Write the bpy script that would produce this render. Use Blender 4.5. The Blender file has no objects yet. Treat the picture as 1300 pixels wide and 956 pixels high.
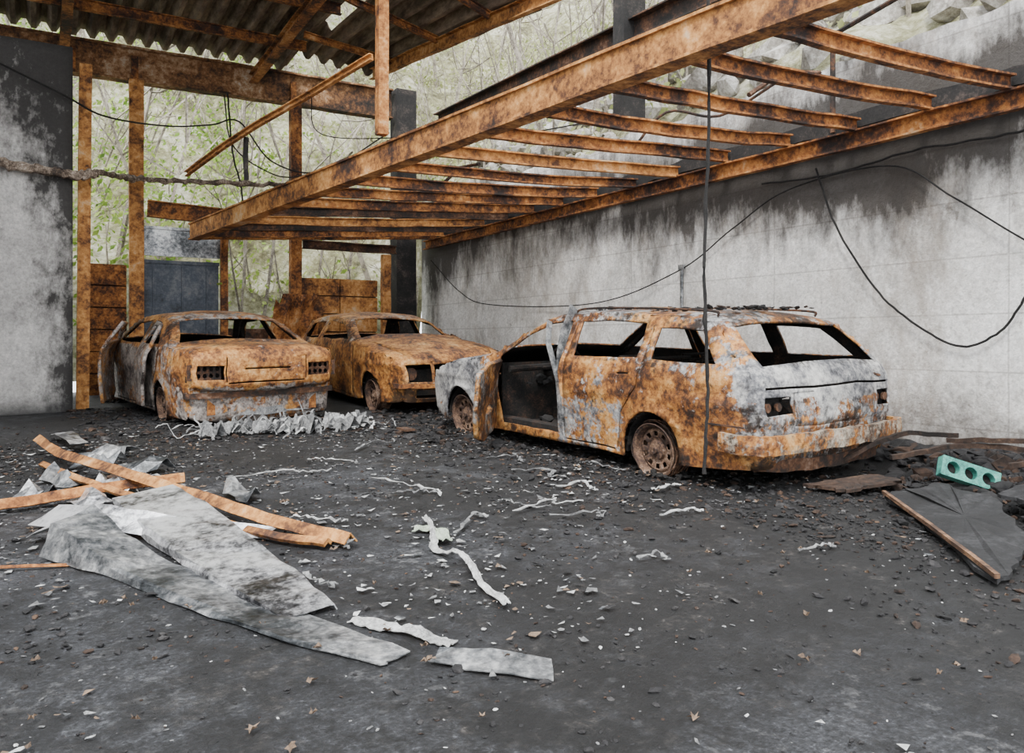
import bpy, bmesh, math, random
from mathutils import Vector, Matrix, noise
from mathutils.geometry import tessellate_polygon
random.seed(7)
TH=math.radians(30.5); CS,SN=math.cos(TH),math.sin(TH)
def gz(X,Y): return 0.0324*(SN*X+CS*Y)
def site(lat,dep,h=0.0):
    X=CS*lat+SN*dep; Y=-SN*lat+CS*dep
    return Vector((X,Y,gz(X,Y)+h))
U=random.uniform

# ---------------------------------------------------------------- materials
def nodes(name):
    m=bpy.data.materials.new(name); m.use_nodes=True
    nt=m.node_tree; b=nt.nodes["Principled BSDF"]
    return m,nt,b
def ramp(nt,stops,interp='LINEAR'):
    r=nt.nodes.new('ShaderNodeValToRGB'); cr=r.color_ramp; cr.interpolation=interp
    while len(cr.elements)<len(stops): cr.elements.new(0.5)
    for e,(p,c) in zip(cr.elements,stops):
        e.position=p; e.color=(c[0],c[1],c[2],1) if not isinstance(c,(int,float)) else (c,c,c,1)
    return r
def tex(nt,scale,detail=8,rough=.6,vec=None,sc=None,dist=0):
    tc=nt.nodes.new('ShaderNodeTexCoord'); n=nt.nodes.new('ShaderNodeTexNoise')
    n.inputs['Scale'].default_value=scale; n.inputs['Detail'].default_value=detail
    n.inputs['Roughness'].default_value=rough; n.inputs['Distortion'].default_value=dist
    mp=nt.nodes.new('ShaderNodeMapping'); nt.links.new(tc.outputs['Object'],mp.inputs[0])
    if sc: mp.inputs['Scale'].default_value=sc
    if vec: mp.inputs['Location'].default_value=vec
    nt.links.new(mp.outputs[0],n.inputs['Vector'])
    return n
def mix(nt,fac,a,b,bt='MIX'):
    m=nt.nodes.new('ShaderNodeMix'); m.data_type='RGBA'; m.blend_type=bt
    for s,i in ((fac,0),(a,6),(b,7)):
        if isinstance(s,(int,float)): m.inputs[i].default_value=s
        elif isinstance(s,tuple): m.inputs[i].default_value=(s[0],s[1],s[2],1)
        else: nt.links.new(s,m.inputs[i])
    return m.outputs[2]
def math_(nt,op,a,b=0.5,clamp=False):
    m=nt.nodes.new('ShaderNodeMath'); m.operation=op; m.use_clamp=clamp
    for s,i in ((a,0),(b,1)):
        if isinstance(s,(int,float)): m.inputs[i].default_value=s
        else: nt.links.new(s,m.inputs[i])
    return m.outputs[0]
def mrange(nt,src,a,b,c=0.0,d=1.0):
    t=nt.nodes.new('ShaderNodeMapRange'); t.inputs[1].default_value=a; t.inputs[2].default_value=b; t.inputs[3].default_value=c; t.inputs[4].default_value=d
    nt.links.new(src,t.inputs[0]); return t.outputs[0]
def two(nt,scale,fine=9,amt=.42,gain=1.45,vec=None,sc=None,rough=.68):
    a=tex(nt,scale,10,rough,vec,sc).outputs['Fac']; b=tex(nt,scale*fine,8,.72,vec,sc).outputs['Fac']
    s=math_(nt,'ADD',math_(nt,'MULTIPLY',a,1-amt),math_(nt,'MULTIPLY',b,amt))
    return math_(nt,'ADD',math_(nt,'MULTIPLY',s,gain),.5-.5*gain)
def bump(nt,b,src,st=.4,dist=.02):
    n=nt.nodes.new('ShaderNodeBump'); n.inputs['Strength'].default_value=st; n.inputs['Distance'].default_value=dist
    nt.links.new(src,n.inputs['Height']); nt.links.new(n.outputs[0],b.inputs['Normal'])
def simple(name,stops,scale=4,rough=.85,metal=0,bst=.4,bscale=None,sc=None,bd=.01,amt=.42,gain=1.6):
    m,nt,b=nodes(name); r=ramp(nt,stops)
    f=two(nt,scale,9,amt,gain,sc=sc)
    nt.links.new(f,r.inputs[0]); nt.links.new(r.outputs[0],b.inputs['Base Color'])
    b.inputs['Roughness'].default_value=rough; b.inputs['Metallic'].default_value=metal
    n2=tex(nt,bscale or scale*8,6,.7); bump(nt,b,n2.outputs['Fac'],bst,bd)
    return m
rust=simple('rusted_steel',[(.31,(.012,.007,.006)),(.43,(.065,.024,.010)),(.54,(.23,.082,.020)),(.66,(.42,.18,.048)),(.79,(.48,.32,.18)),(.9,(.5,.42,.33))],2.2,.9,amt=.38,gain=2.0)
rust_bright=simple('rusted_steel_orange',[(.26,(.020,.010,.007)),(.38,(.10,.038,.013)),(.50,(.32,.13,.032)),(.62,(.52,.25,.075)),(.78,(.55,.40,.25))],2.0,.85,amt=.38,gain=2.0)
rust_dark=simple('rusted_steel_dark',[(.36,(.007,.006,.005)),(.48,(.025,.015,.011)),(.60,(.10,.042,.018)),(.74,(.22,.15,.11))],2.5,.9)
char=simple('charred_steel',[(.35,(.005,.005,.005)),(.55,(.016,.014,.013)),(.74,(.08,.06,.05))],5,.9)
soot=simple('soot_black',[(.35,(.003,.003,.003)),(.65,(.018,.016,.015))],9,.95,bst=.7)
interior=simple('burnt_interior',[(.38,(.003,.003,.003)),(.54,(.013,.010,.008)),(.68,(.06,.03,.017)),(.84,(.2,.15,.11))],7,.95,bst=.8)
silver=simple('scorched_sheet_metal',[(.26,(.015,.015,.017)),(.37,(.09,.09,.095)),(.46,(.36,.36,.37)),(.58,(.74,.74,.75)),(.8,(.92,.92,.92))],2.4,.30,.6,bst=.3,amt=.42,gain=2.0)
greymetal=simple('grey_sheet_metal',[(.26,(.014,.016,.018)),(.40,(.06,.065,.07)),(.54,(.22,.225,.23)),(.70,(.55,.55,.54)),(.88,(.3,.16,.08))],2.6,.36,.5,gain=1.9)
gatemat=simple('burnt_gate_paint',[(.28,(.02,.024,.032)),(.5,(.065,.078,.10)),(.66,(.15,.155,.165)),(.76,(.22,.10,.04))],2.2,.7,.1)
ashwhite=simple('white_ash',[(.3,(.12,.12,.12)),(.5,(.40,.40,.39)),(.70,(.72,.72,.70))],8,.9)
ashgrey=simple('grey_ash',[(.3,(.04,.04,.042)),(.5,(.15,.15,.15)),(.70,(.38,.38,.37))],8,.8)
wood=simple('scorched_wood',[(.3,(.015,.01,.008)),(.5,(.10,.05,.027)),(.70,(.36,.2,.10))],6,.85,sc=(1,1,4))
board=simple('charred_board',[(.32,(.004,.004,.004)),(.52,(.013,.013,.014)),(.70,(.045,.045,.048)),(.86,(.14,.13,.13))],3,.8,bst=1)
teal=simple('teal_enamel',[(.3,(.015,.05,.045)),(.44,(.04,.20,.165)),(.62,(.10,.36,.29)),(.8,(.3,.42,.36))],9,.6)
roofmat=simple('corrugated_roof_metal',[(.3,(.018,.014,.012)),(.45,(.07,.05,.036)),(.58,(.18,.135,.10)),(.72,(.32,.24,.17)),(.84,(.30,.14,.06))],1.6,.75,.1,sc=(1,.25,1))
leafmat=simple('dry_leaf',[(.35,(.05,.03,.02)),(.65,(.24,.165,.11))],9,.8)
barkm=simple('tree_bark',[(.35,(.08,.065,.05)),(.6,(.36,.32,.26))],6,.9)
rubm=simple('burnt_rubble',[(.34,(.004,.004,.004)),(.54,(.014,.013,.014)),(.68,(.05,.047,.046)),(.84,(.30,.29,.28))],2.3,.9,bst=.8)
rubr=simple('rusty_rubble',[(.38,(.008,.006,.005)),(.58,(.045,.025,.016)),(.74,(.13,.08,.05))],3,.95,bst=.8)
lagm=simple('charred_lagging',[(.32,(.012,.01,.01)),(.48,(.10,.07,.05)),(.62,(.34,.27,.21)),(.76,(.6,.55,.5))],6,.9)

def foliage(name,stops):
    m,nt,b=nodes(name); n=tex(nt,1.1,6,.7); r=ramp(nt,stops)
    nt.links.new(n.outputs['Fac'],r.inputs[0]); nt.links.new(r.outputs[0],b.inputs['Base Color'])
    b.inputs['Roughness'].default_value=.7
    tr=nt.nodes.new('ShaderNodeBsdfTranslucent'); nt.links.new(r.outputs[0],tr.inputs[0])
    mx=nt.nodes.new('ShaderNodeMixShader'); mx.inputs[0].default_value=.45
    nt.links.new(b.outputs[0],mx.inputs[1]); nt.links.new(tr.outputs[0],mx.inputs[2])
    nt.links.new(mx.outputs[0],nt.nodes['Material Output'].inputs[0]); return m
leafg=foliage('leaf_green',[(.3,(.05,.11,.012)),(.44,(.16,.28,.035)),(.56,(.38,.50,.11)),(.70,(.66,.68,.32))])
leafp=foliage('leaf_pale',[(.3,(.13,.16,.04)),(.44,(.29,.33,.12)),(.56,(.50,.50,.28)),(.70,(.72,.68,.52))])
hillm=simple('hillside_earth',[(.22,(.025,.022,.012)),(.36,(.10,.09,.045)),(.50,(.26,.25,.14)),(.64,(.50,.48,.37)),(.85,(.78,.77,.71))],.9,.95,bst=.8,bscale=5,bd=.15)

def asphalt():
    m,nt,b=nodes('burnt_asphalt')
    f1=two(nt,.6,12,.4,1.7); r1=ramp(nt,[(.30,(.007,.0075,.009)),(.45,(.023,.024,.028)),(.60,(.052,.054,.061)),(.78,(.12,.125,.135))])
    nt.links.new(f1,r1.inputs[0])
    n2=tex(nt,60,5,.75); r2=ramp(nt,[(.34,.2),(.5,.85),(.60,1.6),(.70,4.5)])
    nt.links.new(n2.outputs['Fac'],r2.inputs[0])
    mm=nt.nodes.new('ShaderNodeMix'); mm.data_type='RGBA'; mm.blend_type='MULTIPLY'; mm.inputs[0].default_value=1; mm.clamp_result=False
    nt.links.new(r1.outputs[0],mm.inputs[6]); nt.links.new(r2.outputs[0],mm.inputs[7])
    f3=two(nt,2.2,7,.55,1.7); r3=ramp(nt,[(.58,0.0),(.68,1.0)])
    nt.links.new(f3,r3.inputs[0])
    c=mix(nt,math_(nt,'MULTIPLY',r3.outputs[0],.65),mm.outputs[2],(.20,.20,.205))
    f4=two(nt,1.0,8,.4,1.6,vec=(4,7,1)); r4=ramp(nt,[(.44,0.0),(.58,1.0)])
    nt.links.new(f4,r4.inputs[0])
    at=nt.nodes.new('ShaderNodeAttribute'); at.attribute_name='char'
    f=math_(nt,'ADD',math_(nt,'MULTIPLY',r4.outputs[0],.75),at.outputs['Fac'],True)
    f5=two(nt,5,6,.5,1.8,vec=(1,2,3)); r5=ramp(nt,[(.4,(.0022,.0022,.0025)),(.56,(.008,.008,.0085)),(.68,(.032,.029,.027)),(.78,(.15,.135,.125))])
    nt.links.new(f5,r5.inputs[0])
    c=mix(nt,f,c,r5.outputs[0])
    nt.links.new(c,b.inputs['Base Color']); b.inputs['Roughness'].default_value=.62
    h=math_(nt,'ADD',n2.outputs['Fac'],math_(nt,'MULTIPLY',f5,1.2))
    bump(nt,b,h,1.0,.018); return m
asph=asphalt()

def concrete(name,c0,c1,sootlow,soothigh,right=True):
    m,nt,b=nodes(name)
    tc=nt.nodes.new('ShaderNodeTexCoord'); sx=nt.nodes.new('ShaderNodeSeparateXYZ'); nt.links.new(tc.outputs['Object'],sx.inputs[0])
    f1=two(nt,1.2,10,.35,1.3); r1=ramp(nt,[(.33,c0),(.5,tuple((a+b_)/2 for a,b_ in zip(c0,c1))),(.62,c1)])
    nt.links.new(f1,r1.inputs[0]); c=r1.outputs[0]
    n6=tex(nt,30,6,.75); r6=ramp(nt,[(.3,.6),(.6,1.06)]); nt.links.new(n6.outputs['Fac'],r6.inputs[0])
    c=mix(nt,1.0,c,r6.outputs[0],'MULTIPLY'); hs=n6.outputs['Fac']
    if right:
        g=math_(nt,'LESS_THAN',math_(nt,'MODULO',math_(nt,'ADD',sx.outputs[2],10.0),.42),.012)
        g2=math_(nt,'LESS_THAN',math_(nt,'MODULO',math_(nt,'ADD',sx.outputs[1],20.0),2.1),.012)
        c=mix(nt,math_(nt,'MULTIPLY',math_(nt,'MAXIMUM',g,g2),.4),c,(.2,.18,.16))
        f8=two(nt,.8,8,.3,1.6,vec=(3,3,3),sc=(1,1,.6)); r8=ramp(nt,[(.48,0.0),(.70,.7)]); nt.links.new(f8,r8.inputs[0])
        c=mix(nt,r8.outputs[0],c,(.34,.29,.24))
        f9=two(nt,3.5,5,.4,1.7,vec=(5,1,2)); r9=ramp(nt,[(.64,0.0),(.76,.65)]); nt.links.new(f9,r9.inputs[0])
        c=mix(nt,r9.outputs[0],c,(.15,.12,.09))
        n2=two(nt,1.4,5,.28,1.6,sc=(1,1.1,.45))
        t=mrange(nt,sx.outputs[2],sootlow,soothigh); up=mrange(nt,sx.outputs[2],3.0,3.35,1.0,.5)
        t=math_(nt,'MULTIPLY',t,up)
        ty=mrange(nt,sx.outputs[1],10.6,13.0); ty2=mrange(nt,sx.outputs[1],6.4,3.8)
        a=math_(nt,'ADD',n2,math_(nt,'MULTIPLY',t,.46))
        a=math_(nt,'ADD',a,math_(nt,'MULTIPLY',ty,.22))
        a=math_(nt,'ADD',a,math_(nt,'MULTIPLY',math_(nt,'MULTIPLY',ty2,t),.25))
        r2=ramp(nt,[(.60,0.0),(.74,.45),(.92,1.0)]); nt.links.new(a,r2.inputs[0])
        c=mix(nt,math_(nt,'MULTIPLY',r2.outputs[0],.95),c,(.030,.024,.020))
        f7=two(nt,2.0,7,.4,1.4)
        r7=ramp(nt,[(.62,0.0),(.98,1.0)]); nt.links.new(math_(nt,'ADD',f7,math_(nt,'MULTIPLY',mrange(nt,sx.outputs[2],1.0,.2),.55)),r7.inputs[0])
        c=mix(nt,math_(nt,'MULTIPLY',r7.outputs[0],.85),c,(.06,.047,.038))
    else:
        n2=two(nt,1.3,6,.36,1.8,sc=(1,1,.6))
        t=mrange(nt,sx.outputs[0],-.2,.36); t3=mrange(nt,sx.outputs[2],2.4,4.4)
        a=math_(nt,'ADD',n2,math_(nt,'MULTIPLY',math_(nt,'ADD',t,t3),.28))
        r2=ramp(nt,[(.55,0.0),(.67,.5),(.80,1.0)]); nt.links.new(a,r2.inputs[0])
        c=mix(nt,math_(nt,'MULTIPLY',r2.outputs[0],.95),c,(.016,.014,.013))
        c=mix(nt,math_(nt,'MULTIPLY',mrange(nt,sx.outputs[2],.55,.3),.9),c,(.02,.02,.02))
    nt.links.new(c,b.inputs['Base Color']); b.inputs['Roughness'].default_value=.92
    bump(nt,b,hs,.7,.016); return m
conR=concrete('wall_concrete',(.58,.55,.51),(.92,.90,.87),1.75,2.95)
conL=concrete('pier_plaster',(.32,.305,.29),(.64,.61,.58),1,2,False)

def carpaint(name,greyA,greyB,bias=0.0,loc=(0,0,0),dark=.93):
    m,nt,b=nodes(name)
    f1=two(nt,2.8,7,.42,2.1,vec=loc); r1=ramp(nt,[(.24,(.012,.008,.006)),(.37,(.065,.026,.012)),(.48,(.24,.088,.022)),(.59,(.46,.205,.05)),(.73,(.56,.34,.14)),(.88,(.58,.48,.36))])
    nt.links.new(f1,r1.inputs[0])
    f2=two(nt,2.0,8,.38,1.5,vec=(loc[0]+3,5,2)); rg=ramp(nt,[(.24,tuple(g*.15 for g in greyA)),(.40,greyA),(.60,greyB),(.82,tuple(min(.9,g*1.5) for g in greyB))])
    nt.links.new(two(nt,3.5,7,.45,2.0,vec=(loc[1],2,8)),rg.inputs[0])
    at=nt.nodes.new('ShaderNodeAttribute'); at.attribute_name='ash'
    a=math_(nt,'ADD',f2,math_(nt,'ADD',math_(nt,'MULTIPLY',at.outputs['Fac'],.5),-.25+bias))
    rm=ramp(nt,[(.46,0.0),(.53,1.0)]); nt.links.new(a,rm.inputs[0])
    c=mix(nt,rm.outputs[0],r1.outputs[0],rg.outputs[0])
    as_=nt.nodes.new('ShaderNodeAttribute'); as_.attribute_name='soot'
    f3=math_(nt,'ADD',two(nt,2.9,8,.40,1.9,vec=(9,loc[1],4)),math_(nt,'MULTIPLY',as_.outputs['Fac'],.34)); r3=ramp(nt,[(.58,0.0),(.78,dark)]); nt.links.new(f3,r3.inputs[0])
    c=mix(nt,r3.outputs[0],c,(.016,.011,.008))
    nt.links.new(c,b.inputs['Base Color']); b.inputs['Roughness'].default_value=.62; b.inputs['Metallic'].default_value=.12
    fb=math_(nt,'ADD',f3,math_(nt,'MULTIPLY',tex(nt,45,4,.7).outputs['Fac'],.5))
    bump(nt,b,fb,.55,.014); return m

# ---------------------------------------------------------------- mesh builder
class MB:
    def __init__(s): s.v=[]; s.f=[]; s.m=[]
    def add(s,vs,fs,mi=0):
        o=len(s.v); s.v+= [tuple(v) for v in vs]; s.f+=[tuple(i+o for i in f) for f in fs]; s.m+=[mi]*len(fs)
    def box(s,c,size,mi=0,rot=None):
        c=Vector(c); M=rot or Matrix.Identity(3); hx,hy,hz=[a/2 for a in size]
        vs=[c+M@Vector((x*hx,y*hy,z*hz)) for x in(-1,1) for y in(-1,1) for z in(-1,1)]
        s.add(vs,[(0,1,3,2),(4,6,7,5),(0,4,5,1),(2,3,7,6),(0,2,6,4),(1,5,7,3)],mi)
    def sweep(s,pts,sec,mi=0,jit=0,up=Vector((0,0,1)),taper=None):
        pts=[Vector(p) for p in pts]; n=len(pts); k=len(sec); vs=[]
        for i,p in enumerate(pts):
            d=(pts[min(i+1,n-1)]-pts[max(i-1,0)]).normalized()
            sd=d.cross(up)
            if sd.length<1e-3: sd=d.cross(Vector((0,1,0)))
            sd.normalize(); u=sd.cross(d)
            j=Vector((U(-jit,jit),U(-jit,jit),U(-jit,jit))) if jit else Vector()
            t=taper[i] if taper else 1
            for a,b in sec: vs.append(p+j+sd*a*t+u*b*t)
        fs=[]
        for i in range(n-1):
            for q in range(k):
                fs.append((i*k+q,i*k+(q+1)%k,(i+1)*k+(q+1)%k,(i+1)*k+q))
        fs.append(tuple(range(k))[::-1]); fs.append(tuple((n-1)*k+q for q in range(k)))
        s.add(vs,fs,mi)
    def beam(s,p0,p1,sec,mi=0,segs=8,jit=.006,sag=0):
        p0=Vector(p0);p1=Vector(p1); pts=[]
        for i in range(segs+1):
            t=i/segs; p=p0.lerp(p1,t); p.z-=sag*4*t*(1-t); pts.append(p)
        s.sweep(pts,sec,mi,jit)
    def tube(s,pts,r,sides=6,mi=0,jit=0,taper=None):
        s.sweep(pts,[(r*math.cos(2*math.pi*i/sides),r*math.sin(2*math.pi*i/sides)) for i in range(sides)],mi,jit,taper=taper)
    def chunk(s,c,r,mi=0,flat=1.0):
        c=Vector(c); a=U(0,6.28); R=Matrix.Rotation(a,3,'Z')@Matrix.Rotation(U(-.5,.5),3,'X')
        sx,sy,sz=U(.5,1.4)*r,U(.5,1.2)*r,U(.4,1)*r*flat
        vs=[c+R@Vector((x*sx*U(.6,1.2),y*sy*U(.6,1.2),z*sz*U(.6,1.1))) for (x,y,z) in ICO]
        s.add(vs,ICOF,mi)
    def flake(s,c,r,mi=0,lift=.4):
        n=random.choice((3,4,5,6)); a0=U(0,6.28); el=U(.2,.75); c=Vector(c); tx,ty=U(-lift,lift),U(-lift,lift); vs=[]
        for k in range(n):
            a=k*6.283/n+U(-.4,.4); q=r*U(.35,1.3); x,y=q*math.cos(a),q*el*math.sin(a)
            X=x*math.cos(a0)-y*math.sin(a0); Y=x*math.sin(a0)+y*math.cos(a0); vs.append(c+Vector((X,Y,abs(X*tx+Y*ty))))
        s.add(vs+[c+Vector((0,0,U(0,.3)*r))],[(k,(k+1)%n,n) for k in range(n)],mi)
    def obj(s,name,mats,smooth=False,parent=None,solid=0):
        me=bpy.data.meshes.new(name); me.from_pydata(s.v,[],s.f); 
        for m in mats: me.materials.append(m)
        me.polygons.foreach_set('material_index',s.m)
        if smooth:
            me.polygons.foreach_set('use_smooth',[True]*len(me.polygons)); me.set_sharp_from_angle(angle=math.radians(38))
        me.update(); o=bpy.data.objects.new(name,me); bpy.context.collection.objects.link(o)
        if parent: o.parent=parent
        if solid:
            md=o.modifiers.new('thickness','SOLIDIFY'); md.thickness=solid; md.offset=0
        return o
bm=bmesh.new(); bmesh.ops.create_icosphere(bm,subdivisions=1,radius=1); bm.verts.ensure_lookup_table()
ICO=[tuple(v.co) for v in bm.verts]; ICOF=[tuple(v.index for v in f.verts) for f in bm.faces]; bm.free()
def isec(w,h,t=.014,f=.018):
    a=w/2; return [(-a,0),(a,0),(a,f),(t/2,f),(t/2,h-f),(a,h-f),(a,h),(-a,h),(-a,h-f),(-t/2,h-f),(-t/2,f),(-a,f)]
def csec(w,h,t=.012):
    return [(0,0),(w,0),(w,t),(t,t),(t,h-t),(w,h-t),(w,h),(0,h)]
def rsec(w,h): return [(-w/2,0),(w/2,0),(w/2,h),(-w/2,h)]
def csp(pts,n=8):
    P=[Vector(p) for p in pts]; P=[P[0]*2-P[1]]+P+[P[-1]*2-P[-2]]; out=[]
    for i in range(1,len(P)-2):
        for k in range(n):
            t=k/n; a,b,c,d=P[i-1:i+3]
            out.append(.5*((2*b)+(c-a)*t+(2*a-5*b+4*c-d)*t*t+(3*b-a-3*c+d)*t**3))
    out.append(P[-2]); return out

# ---------------------------------------------------------------- ground
XW=5.9; YB=12.9
def bankh(X,Y):
    w=max(0,(X-4.5)/1.3); w=w if Y<3.3 else max(0,(X-5.35)/.5)
    return .24*min(1,w)**1.5
def ground():
    x0,x1,y0,y1=-7.0,6.3,-4.0,13.6; nx,ny=220,290; vs=[];fs=[];ch=[]
    for j in range(ny+1):
        for i in range(nx+1):
            X=x0+(x1-x0)*i/nx; Y=y0+(y1-y0)*j/ny
            n=noise.fractal(Vector((X*1.3,Y*1.3,0)),.8,2,5); 
            z=gz(X,Y)+.006*n+bankh(X,Y)*(.8+.4*n)
            vs.append((X,Y,z))
            c=0
            c=max(c,1.3-abs(X-4.5)/2.2 if 1.5<Y<9 else 0)
            c=max(c,1.3-math.hypot((X-5.0)/2.6,(Y-2.2)/2.6))
            c=max(c,1.1-math.hypot((X-2.2)/2.6,(Y-10)/2.9)*.9)
            c=max(c,.95-math.hypot((X-1.8)/1.6,(Y-2.4)/1.1)); c=max(c,(1-abs(Y-8.0)/2.2)*.95)
            c=max(c,1.0-math.hypot((X-2.8)/1.4,(Y-4.4)/1.8))
            ch.append(max(0,min(1,c*1.5*(.75+.6*n))) if c>0 else 0)
    for j in range(ny):
        for i in range(nx):
            a=j*(nx+1)+i; fs.append((a,a+1,a+nx+2,a+nx+1))
    me=bpy.data.meshes.new('floor'); me.from_pydata(vs,[],fs); me.materials.append(asph)
    at=me.attributes.new('char','FLOAT','POINT'); at.data.foreach_set('value',ch)
    me.polygons.foreach_set('use_smooth',[True]*len(fs))
    o=bpy.data.objects.new('floor',me); bpy.context.collection.objects.link(o)
ground()

# ---------------------------------------------------------------- walls
def wallgrid(name,mat,p0,ax,L,H,thick,top=None):
    mb=MB(); nx,ny=int(L/.12),int(H/.12); p0=Vector(p0);ax=Vector(ax);ay=Vector((0,0,1)); n=ax.cross(ay)
    vs=[];fs=[]
    for j in range(ny+1):
        for i in range(nx+1):
            a=L*i/nx; tp=H if top is None else top(a); b=tp*j/ny
            p=p0+ax*a+ay*b; q=noise.fractal(p*1.1,1,2,4); vs.append(p+n*(.012*q))
    for j in range(ny):
        for i in range(nx):
            k=j*(nx+1)+i; fs.append((k,k+1,k+nx+2,k+nx+1))
    mb.add(vs,fs); o=mb.obj(name,[mat],True); md=o.modifiers.new('t','SOLIDIFY'); md.thickness=thick; md.offset=-1
    return o
wallgrid('wall_right',conR,(XW,YB+.3,-.1),(0,-1,0),15.2,3.75,.28,top=lambda a:3.62+.12*noise.noise(Vector((a*.9,0,0)))+.06*noise.noise(Vector((a*5,0,0))))
wallgrid('wall_back',conL,(-5.2,10.9,-.1),(1,0,0),5.55,4.75,.35)
wallgrid('wall_left',conL,(-5.2,-2,-.1),(0,1,0),12.9,4.75,.3)

# ---------------------------------------------------------------- steel structure
mb=MB()
A=Vector((1.92,12.3,2.60)); B=Vector((3.54,2.56,2.86)); E=A+(B-A)*1.28
mb.beam(A,E,isec(.15,.24,.10,.02),0,24,.004)
def onbeam(y): t=(A.y-y)/(A.y-B.y); return A+(B-A)*t
ys=[3.03,3.60,4.24,4.92,5.66,6.36,7.06,7.78,8.5,9.2,9.9,10.6,11.3,12.0,12.28]
for i,y in enumerate(ys):
    p=onbeam(y+.14); q=Vector((5.76,y,2.87+U(-.012,.012))); p.x+=.05
    p.z+=.03; mb.beam(p,q,csec(.055,.10+U(0,.02),.014),random.choice((0,1,1,2)) if i>1 else 1,10,.006,U(.0,.035))
mb.beam((5.76,12.7,2.72),(5.76,-.5,2.72),csec(.07,.15,.014),1,26,.004)
plat=mb.obj('steel_platform_frame',[rust_bright,rust,rust_dark])
mb=MB(); mb.beam((5.83,12.7,2.90),(5.83,-.5,2.90),rsec(.09,.13),0,60,.014); mb.obj('charred_ledge_beam',[char])
mb=MB(); mb.beam((2.80,7.13,3.10),(2.80,7.13,5.2),rsec(.10,.10),0,6,.002); mb.obj('steel_post',[rust])
mb=MB(); mb.beam((-5,YB,4.90),(5.2,YB,4.94),isec(.2,.5,.02,.03),0,40,.005)
for x in (.4,1.2,3.5): mb.box((x,YB-.08,5.1),(.09,.06,.36),1)
mb.obj('lintel_beam',[simple('lintel_rust',[(.30,(.009,.008,.006)),(.42,(.05,.025,.014)),(.54,(.17,.075,.026)),(.66,(.32,.19,.10)),(.80,(.46,.40,.32))],1.5,.9,gain=2.0),rust])
mb=MB(); mb.beam((5.95,12.6,4.80),(5.95,-1,4.32),isec(.2,.26),0,20,.004); mb.obj('eaves_beam',[rust_dark])
mb=MB(); mb.beam((3.5,7.0,5.32),(3.5,-2,5.32),isec(.16,.24),0,16,.003); mb.beam((2.7,7.13,5.22),(3.6,7.13,5.22),isec(.14,.16),0,3,.003); mb.obj('roof_girder',[rust_dark])
def post(name,x,y,z0,z1,w,m,d=None,lean=0):
    b=MB(); b.beam((x+lean,y,z0),(x,y,z1),[(-w/2,-(d or w)/2),(w/2,-(d or w)/2),(w/2,(d or w)/2),(-w/2,(d or w)/2)],0,8,.003); return b.obj(name,[m])
post('steel_post',.50,11.2,gz(.5,11.2),4.55,.14,rust_bright,lean=-.04)
post('steel_post',1.21,YB-.2,gz(1.2,YB),4.9,.19,rust_bright,.12)
post('steel_post',2.42,YB-.2,gz(2.4,YB),2.72,.10,rust)
post('steel_post',3.50,YB-.2,gz(3.5,YB),4.9,.17,rust,.14)
post('steel_post',5.02,YB-.2,gz(5,YB),2.60,.14,rust_bright,.12)
post('charred_column',5.42,YB,gz(5.4,YB),5.45,.36,char,.3)
post('charred_column',5.95,7.4,3.7,5.6,.32,char,.2)
b=MB(); b.beam((1.35,YB-.2,2.95),(2.62,YB-.2,2.90),isec(.12,.24),0,8,.004); b.obj('steel_crossbeam',[rust])
b=MB(); b.beam((3.62,YB-.2,2.62),(5.2,YB-.2,2.62),isec(.1,.14),0,8,.004); b.obj('steel_crossbeam',[rust_dark])
b=MB(); b.sweep([(1.52,10.12,3.09),(1.8,9.45,3.30),(2.05,8.9,3.45),(2.4,8.05,3.63),(2.73,7.22,3.80)],csec(.045,.065,.01),0,.006)
b.sweep(csp([(2.0,9.2,3.42),(1.99,9.22,3.1),(2.0,9.25,2.95)],4),rsec(.05,.03),1)
b.obj('bent_steel_brace',[rust_bright,char])
def roof_z(x,y):
    z=5.56+.015*(13.0-y)+.04*noise.noise(Vector((x*.8,y*.5,0)))
    if x>3.0: z-=(x-3.0)/1.5*(.15+.5*max(0,(11.3-y))/3.55)
    return z
def roof():
    mb=MB(); x0,x1=-5.2,4.75; y0,y1=6.4,12.95; per=.24; nx=int((x1-x0)/per*8); ny=26; vs=[];fs=[]
    for j in range(ny+1):
        y=y1+(y0-y1)*j/ny
        for i in range(nx+1):
            x=x0+(x1-x0)*i/nx; ph=(x/per)%1
            c=.055*max(-1,min(1,1.5*math.sin(2*math.pi*ph)))
            vs.append((x,y,roof_z(x,y)+c))
    for j in range(ny):
        for i in range(nx):
            x=x0+(x1-x0)*i/nx; y=y1+(y0-y1)*j/ny
            if x>3.0 and y<7.4+.5*noise.noise(Vector((x*2,0,0))): continue
            if x>3.4 and y>12.2: continue
            if 3.42<x<3.5 and y<11: continue
            a=j*(nx+1)+i; fs.append((a,a+1,a+nx+2,a+nx+1))
    mb.add(vs,fs); return mb.obj('ceiling',[roofmat],True,solid=.004)
roof()
b=MB()
for y in (11.4,9.9,8.4,6.9): b.beam((-5,y,5.30),(3.3,y,5.28),csec(.06,.14),0,16,.004)
for x in (-2.4,.3,2.85): b.beam((x,12.7,5.12),(x,7.3,5.18),isec(.12,.15),0,12,.004)
b.obj('roof_purlins',[rust])
b=MB(); b.beam((4.5,11.9,5.22),(4.62,6.7,4.62),csec(.07,.17),0,14,.006)
for y in (11.2,9.6,8.2): b.beam((3.2,y,roof_z(3.2,y)-.18),(4.5,y,roof_z(4.5,y)-.16),csec(.05,.09),1,6,.005)
b.obj('rafter_beam',[rust_bright,rust])

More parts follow.
